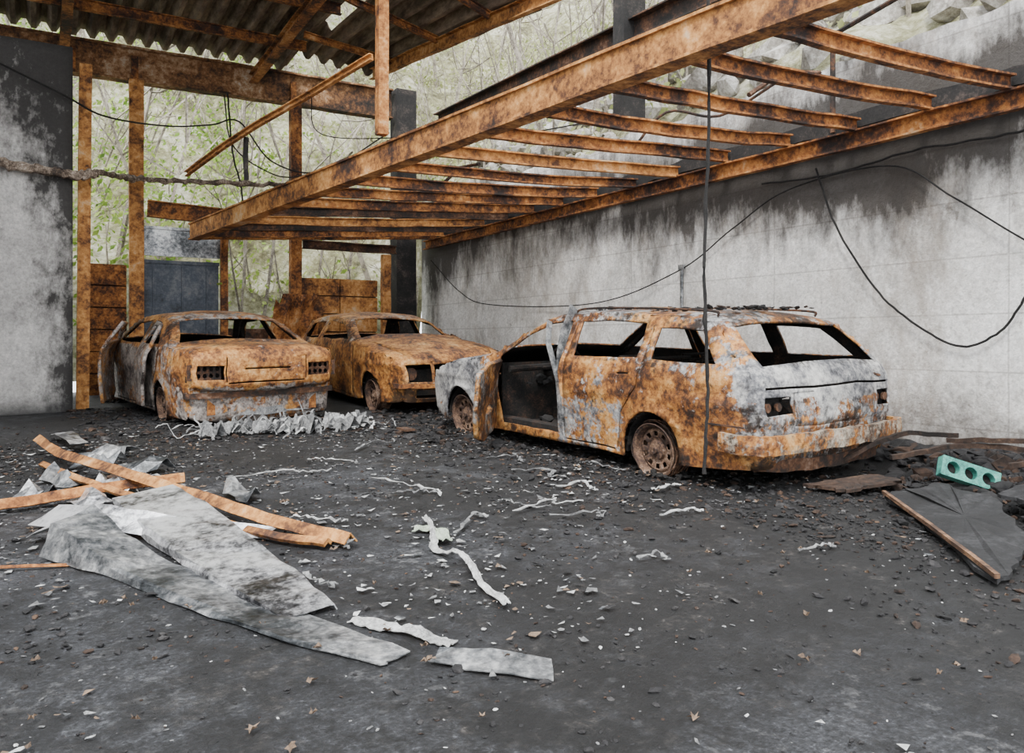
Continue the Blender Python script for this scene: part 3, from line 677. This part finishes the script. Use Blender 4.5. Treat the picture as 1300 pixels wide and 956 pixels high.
# --- sedan
sd=dict(L=4.1,w=.83,belt=.79,tumble=.58,sill=.10,arch_z=.18,arch_r=.275,xf=3.42,xr=.90,cowl=2.98,rearseat=1.35,crumple=.012,seed=11,
 profile=[(.16,.08),(.12,.10),(.10,.30),(.09,.40),(.01,.42),(.0,.46),(.0,.60),(.0,.71),(.03,.76),(.12,.785),(.55,.80),(.64,.815),(.95,.97),(1.18,1.08),(1.35,1.125),(1.8,1.15),(2.2,1.135),(2.42,1.095),(2.6,1.02),(2.98,.84),(3.08,.80),(3.6,.74),(3.9,.67),(4.05,.58),(4.1,.4),(4.02,.12)],
 top_holes=[[((.68,.835),-.86),((.68,.835),.86),((1.16,1.07),.84),((1.16,1.07),-.84)],
            [((2.48,1.07),-.86),((2.48,1.07),.86),((2.95,.855),.9),((2.95,.855),-.9)],
            [((.0,.50),.60),((.0,.50),.95),((.0,.64),.95),((.0,.64),.60)],[((.0,.50),-.60),((.0,.50),-.95),((.0,.64),-.95),((.0,.64),-.60)]],
 top_slots=[[((.0,.715),-.57),((.0,.475),-.57)],[((.0,.715),.57),((.0,.475),.57)],[((.0,.462),-.55),((.0,.462),.55)],[((.06,.77),-.88),((.55,.80),-.88)],[((.06,.77),.88),((.55,.80),.88)],
            [((.0,.60),-.32),((.0,.60),.32)]],
 left_holes=[[(1.02,.83),(1.60,.83),(1.64,1.085),(1.40,1.065)],[(1.76,.83),(2.72,.83),(2.45,.99),(2.30,1.055),(1.80,1.09)]],
 right_holes=[[(1.02,.83),(1.60,.83),(1.64,1.085),(1.40,1.065)],[(1.76,.83),(2.72,.83),(2.45,.99),(2.30,1.055),(1.80,1.09)]],
 left_slots=[[(1.22,.14),(1.18,.42),(1.0,.55),(.94,.78)],[(1.68,.13),(1.67,.5),(1.68,.82),(1.71,1.09)],[(2.84,.16),(2.86,.5),(2.84,.78)],[(1.26,.13),(1.62,.13)],[(1.72,.13),(2.80,.13)]],
 right_slots=[],
 ash=lambda x,y,z: .30+(.38 if x>1.0 and y>0 and z<.8 else 0)+(.12 if z>1.09 else 0)-(.08 if x<.2 else 0)+(.34 if x<.3 and z<.42 else 0)+.2*sst(3,3.4,x),
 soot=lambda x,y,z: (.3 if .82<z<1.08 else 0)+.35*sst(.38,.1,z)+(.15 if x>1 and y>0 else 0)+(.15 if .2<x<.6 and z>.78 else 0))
paintS=carpaint('burnt_paint_rust',(.12,.10,.095),(.42,.37,.33),-.02,(8,3,1))
sedan=place('burnt_sedan_car',(2.07,8.60),math.radians(98.2))
body,Ws=car_body('body',sd,paintS,sedan); interior_parts(sedan,sd,Ws,rear_wall=1.0)
for x,s in ((.90,1),(.90,-1),(3.42,1),(3.42,-1)): wheel(sedan,x,s*(Ws(x,.4)-.11),.185,.19,s,'wheel_%d'%(1+(x>2)*2+(s<0)),tilt=-.06)
mb=MB()
mb.sweep(csp([(.2,.78,.33),(.08,.76,.33),(.04,.5,.33),(.03,0,.33),(.04,-.5,.33),(.08,-.76,.33),(.2,-.78,.33)],4),[(-.015,-.025),(.015,-.025),(.015,.03),(-.015,.03)],3,.004)
mb.box((-.012,0,.665),(.012,.46,.014),3)
for s in(-1,1):
    o_=[(s*.46,.49),(s*.80,.49),(s*.80,.65),(s*.46,.65)]; hs=[circ(s*(.50+.062*i),.535+.07*j,.021,.024,10) for i in range(5) for j in range(2)]
    vs,tr=fill2d(o_,hs); mb.add([(.035,v.x,v.y) for v in vs],tr,3)
    mb.box((.115,s*.62,.57),(.01,.34,.2),1)
    mb.box((.09,s*.55,.24),(.03,.08,.22),0)
mb.sweep(csp([(.10,.35,.16),(.06,.0,.14),(.09,-.5,.17)],4),[(-.01,-.04),(.01,-.04),(.01,.04),(-.01,.04)],2,.01)
mb.obj('bumper_and_trim',[rust,soot,ashgrey,rust_dark],False,sedan)
dr=[(0,0.10),(-.2,.03),(-.98,.03),(-1.06,.3),(-1.04,.70),(-1.0,.98),(-.55,.96),(-.38,.88),(-.02,.70),(0,.5)]
panel('front_door_ajar',dr,[[(-.98,.74),(-.96,.94),(-.56,.92),(-.40,.85),(-.16,.74)]],paintS,sedan,(2.84,.86,.10),math.radians(-20),ash=.5,sootv=.2)
panel('rear_door_ajar',[(0,.06),(-.42,.06),(-.46,.3),(-.66,.45),(-.70,.70),(-.35,.97),(.02,.99),(0,.5)],[[(-.60,.74),(-.33,.93),(-.05,.94),(-.06,.74)]],paintS,sedan,(1.68,.87,.09),math.radians(-7),ash=.65,sootv=.15)

# --- hatchback (nose towards the viewer)
hb=dict(L=3.75,w=.80,belt=.79,tumble=.5,sill=.12,arch_z=.20,arch_r=.28,xf=3.02,xr=.62,cowl=2.50,rearseat=.95,crumple=.019,seed=23,
 profile=[(.08,.14),(.0,.28),(.0,.50),(.04,.70),(.08,.79),(.30,1.02),(.42,1.09),(.8,1.125),(1.3,1.14),(1.75,1.115),(1.95,1.06),(2.45,.84),(2.56,.80),(3.1,.75),(3.5,.69),(3.66,.62),(3.72,.52),(3.75,.32),(3.68,.16)],
 top_holes=[[((.12,.83),-.84),((.12,.83),.84),((.36,1.05),.84),((.36,1.05),-.84)],
            [((1.82,1.10),-.87),((1.82,1.10),.87),((2.42,.86),.9),((2.42,.86),-.9)],
            [((3.71,.57),.50),((3.71,.57),.92),((3.74,.38),.92),((3.74,.38),.50)],[((3.71,.57),-.92),((3.71,.57),-.50),((3.74,.38),-.50),((3.74,.38),-.92)],
            [((3.71,.56),-.44),((3.71,.56),.44),((3.74,.40),.44),((3.74,.40),-.44)],[((3.72,.30),-.8),((3.72,.30),.8),((3.70,.21),.8),((3.70,.21),-.8)]],
 top_slots=[[((2.62,.80),-.84),((3.62,.64),-.80)],[((2.62,.80),.84),((3.62,.64),.80)]],
 left_holes=[[(.36,.84),(1.0,.84),(1.02,1.07),(.52,1.04)],[(1.14,.84),(2.2,.84),(1.9,1.0),(1.74,1.055),(1.16,1.08)]],
 right_holes=[[(.36,.84),(1.0,.84),(1.02,1.07),(.52,1.04)],[(1.14,.84),(2.2,.84),(1.9,1.0),(1.74,1.055),(1.16,1.08)]],
 left_slots=[],right_slots=[[(1.08,.16),(1.07,.5),(1.08,1.07)],[(2.40,.17),(2.44,.5),(2.42,.78)],[(1.12,.155),(2.36,.155)]],
 sag=lambda x,t,z: (.05*math.exp(-((x-2.0)/.5)**2)*(1+.5*t) if z>.9 else 0)-.04*math.exp(-((x-3.0)/.35)**2)*(1-t*t)*(z>.6),
 ash=lambda x,y,z: .28+(.2 if z>1.06 else 0)-(.15 if x>2.4 and z>.55 else 0)+(.15 if x<2 and z<.8 else 0),
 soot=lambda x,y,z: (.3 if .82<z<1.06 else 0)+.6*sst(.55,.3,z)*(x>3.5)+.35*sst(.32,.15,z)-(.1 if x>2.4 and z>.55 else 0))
paintH=carpaint('burnt_paint_orange',(.14,.11,.09),(.46,.39,.31),-.08,(1,9,4),.9)
hatch=place('burnt_hatchback_car',(4.17,12.22),math.radians(-89.0))
body,Wh=car_body('body',hb,paintH,hatch); interior_parts(hatch,hb,Wh)
for x,s in ((.62,1),(.62,-1),(3.02,1),(3.02,-1)): wheel(hatch,x,s*(Wh(x,.4)-.11),.185,.19,s,'wheel_%d'%(1+(x>2)*2+(s<0)),tilt=-.05)
mb=MB(); mb.sweep(csp([(3.6,-.72,.34),(3.76,-.62,.34),(3.79,0,.34),(3.76,.62,.34),(3.6,.72,.34)],4),[(-.012,-.025),(.012,-.025),(.012,.025),(-.012,.025)],0,.006)
for s in(-1,1): mb.tube([(3.60,s*.55,.47),(3.67,s*.55,.47)],.075,14,1)
mb.obj('bumper_and_lamps',[rust,rust_dark],False,hatch)

# ---------------------------------------------------------------- loose debris
def ribbon(name,pts,width,mat,fold=0.0,rough=.02,n=8,solid=.004,wf=None,roll=None,crum=0,cols=7):
    P=csp([site(a,b_,h) for a,b_,h in pts],n); m=len(P); vs=[];fs=[]
    for i,p in enumerate(P):
        d=(P[min(i+1,m-1)]-P[max(i-1,0)]); d.z=0; d.normalize(); sd=Vector((d.y,-d.x,0)); f=i/(m-1)
        w=width*(wf(f) if wf else 1)*(1+(U(-crum,crum)*3 if crum else 0)); ro=roll(f) if roll else 0
        for c in range(cols):
            t=c/(cols-1)*2-1
            up=fold*(1-abs(t)) ; q=p+sd*(t*w/2*math.cos(ro))+Vector((0,0,up+abs(t*w/2*math.sin(ro))))
            q+=noise.noise_vector(q*6)*rough+noise.noise_vector(q*17)*rough*.5
            if crum: q+=Vector((U(-crum,crum)*.4,U(-crum,crum)*.4,U(-crum,crum)))
            q.z=max(q.z,gz(q.x,q.y)+.006); vs.append(q)
    for i in range(m-1):
        for c in range(cols-1): a=i*cols+c; fs.append((a,a+1,a+cols+1,a+cols))
    b=MB(); b.add(vs,fs); return b.obj(name,[mat],False,solid=solid)
def sheet_geo(stations,sub=3,jit=.006):
    S=[[site(*q) for q in st] for st in stations]; rows=[]
    for i in range(len(S)-1):
        for k in range(sub):
            t=k/sub; rows.append([a.lerp(b_,t) for a,b_ in zip(S[i],S[i+1])])
    rows.append(S[-1]); vs=[];fs=[]; c=len(S[0])
    for r in rows:
        for q in r:
            q=q+Vector((U(-jit,jit),U(-jit,jit),U(-jit,jit)*.8))
            q.z=max(q.z,gz(q.x,q.y)+.006); vs.append(q)
    for i in range(len(rows)-1):
        for j in range(c-1): a=i*c+j; fs.append((a,a+1,a+c+1,a+c))
    return vs,fs
def densify(st,k=2):
    out=[]
    for s in st:
        r=[]
        for a,b_ in zip(s[:-1],s[1:]):
            for q in range(k): r.append(tuple(x+(y-x)*q/k for x,y in zip(a,b_)))
        r.append(s[-1]); out.append(r)
    return out
def sheet(name,stations,mat,solid=.004,sub=4,jit=.009):
    b=MB(); b.add(*sheet_geo(densify(stations),sub,jit)); return b.obj(name,[mat],False,solid=solid)
def scrap(a,d,s=1.0,hh=.12):
    st=[]; dx,dy=U(.08,.16)*s,U(-.12,.08)*s
    for k in range(4): st.append([(a+dx*k,d+dy*k+U(-.03,.03),U(0,.04)),(a+dx*k+.03,d+dy*k+U(.04,.09)*s,U(.01,hh)),(a+dx*k+.05,d+dy*k+U(.10,.16)*s,U(.01,hh)),(a+dx*k+.07,d+dy*k+U(.18,.24)*s,U(0,hh*.5))])
    return st
ribbon('rusty_steel_channel',[(-3.97,6.75,.10),(-3.3,5.9,.12),(-2.55,5.2,.13),(-1.84,4.7,.08),(-1.23,4.22,.05),(-.79,3.95,.03)],.09,rust_bright,.045,.006,solid=.008)
ribbon('rusty_steel_channel',[(-3.5,6.0,.03),(-2.9,5.35,.06),(-2.2,4.75,.06),(-1.3,4.12,.03),(-.9,3.92,.03)],.06,rust_bright,.02,.005,solid=.02)
ribbon('rusty_steel_channel',[(-3.3,4.45,.02),(-2.9,4.7,.03),(-2.55,5.0,.05),(-2.15,5.27,.06)],.08,rust,.05,.005,solid=.01)
sheet('scorched_sheet_strip',[[(-2.32,4.70,.02),(-2.30,4.62,.10),(-2.02,4.78,.14),(-1.96,4.78,.06)],
 [(-2.05,4.30,.02),(-2.02,4.26,.10),(-1.70,4.45,.12),(-1.66,4.45,.03)],
 [(-1.58,3.74,.015),(-1.55,3.72,.06),(-1.28,3.90,.08),(-1.25,3.90,.01)],
 [(-1.20,3.33,.01),(-1.17,3.32,.03),(-.95,3.48,.05),(-.93,3.47,.01)],
 [(-.86,3.00,.01),(-.84,3.00,.02),(-.70,3.12,.03),(-.68,3.12,.01)]],silver)
sheet('scorched_sheet_strip',[[(-2.20,3.74,.02),(-2.18,3.80,.16),(-2.10,4.05,.19)],
 [(-1.98,3.62,.015),(-1.97,3.66,.12),(-1.86,3.86,.10)],
 [(-1.70,3.46,.01),(-1.69,3.49,.05),(-1.55,3.66,.02)],
 [(-1.25,3.12,.01),(-1.24,3.15,.03),(-1.10,3.32,.01)],
 [(-.80,2.80,.01),(-.79,2.82,.02),(-.66,2.97,.01)],
 [(-.42,2.62,.008),(-.41,2.64,.012),(-.34,2.72,.008)]],greymetal)
sheet('scorched_sheet_strip',[[(-2.6,4.30,.02),(-2.5,4.42,.10),(-2.45,4.55,.04)],[(-2.2,4.12,.06),(-2.12,4.24,.15),(-2.08,4.36,.05)],[(-1.75,4.08,.02),(-1.70,4.16,.09),(-1.68,4.28,.02)],[(-1.25,4.10,.01),(-1.22,4.18,.05),(-1.2,4.26,.01)]],silver)
sheet('scorched_sheet_strip',[[(-2.45,4.05,.02),(-2.38,4.15,.05)],[(-2.25,3.95,.12),(-2.15,4.1,.16)],[(-2.02,3.90,.03),(-1.9,4.06,.10)]],silver,sub=3,jit=.014)
sheet('flat_sheet_offcut',[[(-.27,2.64,.01),(-.25,2.73,.02)],[(-.08,2.56,.012),(-.07,2.70,.03)],[(.13,2.52,.01),(.13,2.66,.015)]],greymetal,sub=3,jit=.007)
sheet('scorched_sheet_strip',[[(-4.25,7.4,.05),(-4.15,7.5,.05)],[(-3.95,6.95,.12),(-3.85,7.05,.13)],[(-3.6,6.55,.10),(-3.5,6.65,.10)]],silver)
b=MB()
for (a,d,m_) in ((-3.25,5.5,1),(-2.75,5.25,0),(-3.1,4.95,1),(-2.7,4.85,0),(-3.3,5.95,1),(-2.95,5.75,1),(-3.45,6.4,1),(-1.85,5.1,1)):
    b.add(*sheet_geo(scrap(a,d,.85),2,.012),mi=m_)
b.obj('torn_sheet_scraps',[silver,greymetal],False,solid=.004)
ribbon('ash_strip',[(-.60,3.02,.01),(-.45,2.92,.02),(-.3,2.84,.01),(-.2,2.80,.01)],.06,ashwhite,.0,.02,crum=.006)
ribbon('ash_strip',[(-.47,4.45,.02),(-.40,4.15,.03),(-.37,3.9,.02),(-.22,3.68,.04),(-.15,3.45,.02),(-.02,3.13,.01)],.035,ashwhite,.01,.02,crum=.006)
ribbon('ash_strip',[(-.52,4.25,.02),(-.38,4.22,.02),(-.33,4.0,.03)],.07,simple('pale_green_ash',[(.3,(.12,.15,.11)),(.6,(.40,.46,.36))],9,.9),.01,.02,crum=.01)
ribbon('rusty_rod',[(-2.4,3.62,.01),(-2.2,3.6,.02),(-2.0,3.66,.01)],.02,rust,.01,.003)
ribbon('burnt_plank',[(-1.1,7.95,.03),(-.98,7.75,.04)],.10,wood,.0,.004,solid=.02)
b=MB()
runs=[(-1.88,4.99,-1.36,4.48),(-1.24,4.51,-.91,4.43),(-.05,4.89,.23,4.73),(-.99,5.59,-.45,5.06),(0,4.6,.43,4.89),(-1.92,5.59,-1.32,5.87),(-2.88,5.87,-2.38,5.59),(.22,4.51,.54,4.6),(-.29,4.19,-.22,4.6),(.54,6.17,.86,5.87),(-1.31,6.70,-1.08,7.33),(.84,4.51,1.06,4.69),(-.75,5.1,-.46,5.14),(.57,3.72,.70,3.76),(-1.03,4.04,-.80,3.91),(0,5.87,.39,5.64),(1.36,3.85,1.57,3.91),(.3,5.3,.55,5.2),(-.2,6.4,.1,6.2),(-1.6,6.3,-1.2,6.2),(.9,5.2,1.1,5.3),(-.9,3.5,-.75,3.4)]
for (l0,d0,l1,d1) in runs:
    pa=site(l0,d0,.02); pb=site(l1,d1,.02)
    mid=pa.lerp(pb,.5)+Vector((U(-.1,.1),U(-.1,.1),.02)); mid2=pa.lerp(pb,.75)+Vector((U(-.08,.08),U(-.08,.08),.0))
    P=csp([pa,mid,mid2,pb],6); b.sweep(P,rsec(U(.01,.022),.005),0 if random.random()<.5 else 1,.010,taper=[U(.3,1.7) for _ in P])
b.obj('melted_strip_scraps',[ashwhite,ashgrey])
b=MB()
for i in range(30):
    lat=U(-3.0,-1.6); b.add(*sheet_geo(scrap(lat,7.66+(lat+3)*.42+U(-.2,.14),U(.35,.65),.17),2,.022),mi=random.choice((0,1,1,1)))
for i in range(60):
    lat=U(-3.1,-1.45); dep=7.7+ (lat+3.0)*.42+U(-.25,.2); a=site(lat,dep,.03)
    P=[a]; d=Vector((U(-1,1),U(-.6,.6),0)).normalized()
    for k in range(4): d=(d+Vector((U(-.6,.6),U(-.6,.6),0))).normalized(); q=P[-1]+d*U(.05,.14); q.z=gz(q.x,q.y)+abs(random.gauss(.03,.07)); P.append(q)
    P=csp(P,4); b.sweep(P,rsec(U(.01,.035),.005),0 if random.random()<.4 else 1,.010,taper=[U(.4,1.5) for _ in P])
b.obj('melted_cladding_heap',[ashwhite,ashgrey])
def slab(name,corners,th,mats,edge=None):
    b=MB(); top=[site(a,d,h) for a,d,h in corners]; T=[]
    for i in range(len(top)):
        a,c=top[i],top[(i+1)%len(top)]
        for k in range(9):
            p=a.lerp(c,k/9)
            if k: p+=Vector((U(-.03,.03),U(-.03,.03),0))
            T.append(p)
    n=len(T); cen=sum(T,Vector())/n; bot=[p-Vector((0,0,th)) for p in T]; inner=[cen.lerp(p,.6)+Vector((0,0,U(-.008,.01))) for p in T]
    b.add(T+bot+inner+[cen],[(i,(i+1)%n,2*n+(i+1)%n,2*n+i) for i in range(n)]+[(2*n+i,2*n+(i+1)%n,3*n) for i in range(n)]+[tuple(range(2*n-1,n-1,-1))]+[(i,i+n,(i+1)%n+n,(i+1)%n) for i in range(n)])
    if edge:
        a,c=top[edge[0]],top[edge[1]]; b.beam(a+Vector((0,0,.01)),c+Vector((0,0,.01)),rsec(.022,.02),1,6,.004)
    return b.obj(name,mats)
slab('charred_board',[(2.28,4.92,.05),(2.62,4.95,.12),(2.72,4.5,.12),(2.42,3.75,.06),(2.03,3.36,.04)],.02,[board,wood],(0,4))
slab('charred_board',[(1.9,5.25,.05),(2.4,5.3,.1),(2.5,5.1,.1),(2.1,5.05,.05)],.02,[rubr,wood])
slab('charred_board',[(2.75,4.55,.14),(3.1,4.6,.26),(3.15,4.3,.26),(2.85,4.2,.14)],.02,[board,wood])
slab('charred_board',[(2.6,3.7,.08),(2.95,3.9,.16),(2.9,3.6,.16),(2.6,3.45,.08)],.02,[rubr,wood])
def tealplate():
    outer=[(-.21,-.07),(.21,-.07),(.21,.07),(-.21,.07)]; holes=[circ(x,0,.048,.048,20) for x in(-.13,0,.13)]
    vs,tr=fill2d(outer,holes); b=MB(); b.add([(v.x,0,v.y) for v in vs],tr)
    for x in(-.13,0,.13):
        ring=[(x+.048*math.cos(i*math.pi/10),.0,.048*math.sin(i*math.pi/10)) for i in range(20)]; rb=[(p[0],.06,p[2]) for p in ring]
        b.add(ring+rb,[(i,(i+1)%20,(i+1)%20+20,i+20) for i in range(20)])
    b.box((0,.035,.07),(.42,.07,.008)); b.box((0,.035,-.07),(.42,.07,.008)); b.box((.21,.035,0),(.008,.07,.14)); b.box((-.21,.035,0),(.008,.07,.14))
    b.box((0,.068,0),(.41,.006,.13),1)
    o=b.obj('teal_socket_plate',[teal,soot],solid=.004); p=site(2.84,4.97,.17); o.location=p; o.scale=(.84,.84,.84); o.rotation_euler=(math.radians(-22),math.radians(18),math.radians(-36))
tealplate()
for pts in ([(2.5,5.3,.2),(3.0,5.25,.28),(3.4,4.9,.28)],[(2.9,5.35,.30),(3.2,5.1,.34),(3.6,5.0,.32)],[(2.2,5.5,.12),(2.7,5.6,.3),(3.0,5.4,.32)],[(2.95,4.75,.24),(3.2,4.6,.32),(3.45,4.3,.3)]):
    b=MB(); b.sweep(csp([site(*p) for p in pts],6),rsec(.04,.03),0,.006); b.obj('burnt_timber',[rubr])

b=MB()
def put(X,Y,r,mi_,flat,lift=0):
    X=min(X,5.68); b.chunk((X,Y,gz(X,Y)+bankh(X,Y)*.9+r*.2+lift),r,mi_,flat)
def scat(n,fx,r0,r1,flat=.6,mi=lambda:0,lift=0):
    for i in range(n):
        X,Y=fx(); r=U(r0,r1)*(.5+random.random()**2); put(X,Y,r,mi(),flat,lift)
mi=lambda: 0 if random.random()<.72 else 1
scat(2600,lambda:(5.74-abs(random.gauss(0,.42)),U(.6,3.5)),.015,.07,.9,mi,.01)
scat(600,lambda:(5.74-abs(random.gauss(0,.12)),U(3.3,8.3)),.02,.075,.7,mi,.01)
scat(2600,lambda:(5.3-abs(random.gauss(0,1.0)),U(.9,3.35)),.005,.022,.7,mi,.005)
scat(2700,lambda:(random.gauss(3.7,.5) if random.random()<.6 else U(3.6,5.6),U(3.3,8.0)),.007,.034,.7,mi,.0)
scat(500,lambda:(random.gauss(3.3,.3),random.gauss(6.4,.8)),.012,.05,.7,mi,0)
scat(1300,lambda:(U(1.0,5.0),random.gauss(8.2,.35)),.01,.04,.6,mi,0)
scat(500,lambda:(U(.3,1.3),U(8.2,11)),.012,.05,.5,mi,0)
scat(1100,lambda:(U(-.8,1.2),random.gauss(7.6,.9)),.008,.028,.6,mi,0)
scat(1300,lambda:(U(3.4,5.3),random.gauss(2.6,.6)),.006,.024,.6,mi,0)
for c in range(80):
    cx,cy=U(-1.2,4.6),U(1.4,8.2); R=U(.06,.3)
    scat(int(R*220),lambda:(random.gauss(cx,R),random.gauss(cy,R)),.004,.022,.6,lambda:0 if random.random()<.85 else 1)
b.obj('burnt_rubble',[rubm,rubr])
b=MB()
for i in range(6500):
    X,Y=U(-2.5,5.2),U(.8,8.8); r=U(.003,.011); b.chunk((X,Y,gz(X,Y)+bankh(X,Y)*.9+r*.3),r,random.choices((0,1,2,3),(5,3,1.2,2))[0],.5)
b.obj('charcoal_crumbs',[rubm,rubr,ashwhite,ashgrey])
b=MB(); k=0
while k<8000:
    X,Y=U(-2.6,5.2),U(.9,9.0)
    d=noise.fractal(Vector((X*.9,Y*.9,11)),.8,2,4)+(.35 if 3.5<Y<8.3 else -.2)
    if random.random()>.12+d: continue
    k+=1; r=.005+.034*random.random()**2.4; b.flake((X,Y,gz(X,Y)+bankh(X,Y)*.9+.010),r,random.choices((0,1,2,3,4),(2.8,3.5,2.5,2,2.5))[0])
b.obj('ash_flakes',[ashwhite,ashgrey,greymetal,leafmat,rubm])
b=MB()
for i in range(420):
    X,Y=U(-2.2,5.3),U(.8,8.4)
    if noise.noise(Vector((X*.8,Y*.8,5)))<-.1: continue
    s=U(.010,.026); a0=U(0,6.28); z=gz(X,Y)+.014+bankh(X,Y)
    vs=[(X+s*(1 if k%2==0 else .45)*math.cos(a0+k*.628)*U(.7,1.1),Y+s*(1 if k%2==0 else .45)*math.sin(a0+k*.628),z+U(-.004,.016)) for k in range(10)]+[(X,Y,z)]
    b.add(vs,[(k,(k+1)%10,10) for k in range(10)],0)
b.obj('fallen_leaves',[leafmat])

# ---------------------------------------------------------------- light
w=bpy.data.worlds.new('overcast'); bpy.context.scene.world=w; w.use_nodes=True
bg=w.node_tree.nodes['Background']; bg.inputs[0].default_value=(.93,.965,1,1); bg.inputs[1].default_value=4.2
sl=bpy.data.lights.new('sun','SUN'); sl.energy=5.0; sl.angle=math.radians(12); sl.color=(1,.98,.95)
so=bpy.data.objects.new('sun',sl); bpy.context.collection.objects.link(so)
so.rotation_euler=Vector((.45,.45,-.78)).to_track_quat('-Z','Y').to_euler()
cam=bpy.data.cameras.new('camera'); co=bpy.data.objects.new('camera',cam); bpy.context.collection.objects.link(co)
co.location=(0,0,1.15); co.rotation_euler=(math.radians(90),0,-TH); cam.sensor_fit='HORIZONTAL'; cam.sensor_width=36; cam.lens=36*1020/1300
cam.shift_y=-45/1300; cam.clip_start=.05; cam.clip_end=200
bpy.context.scene.camera=co
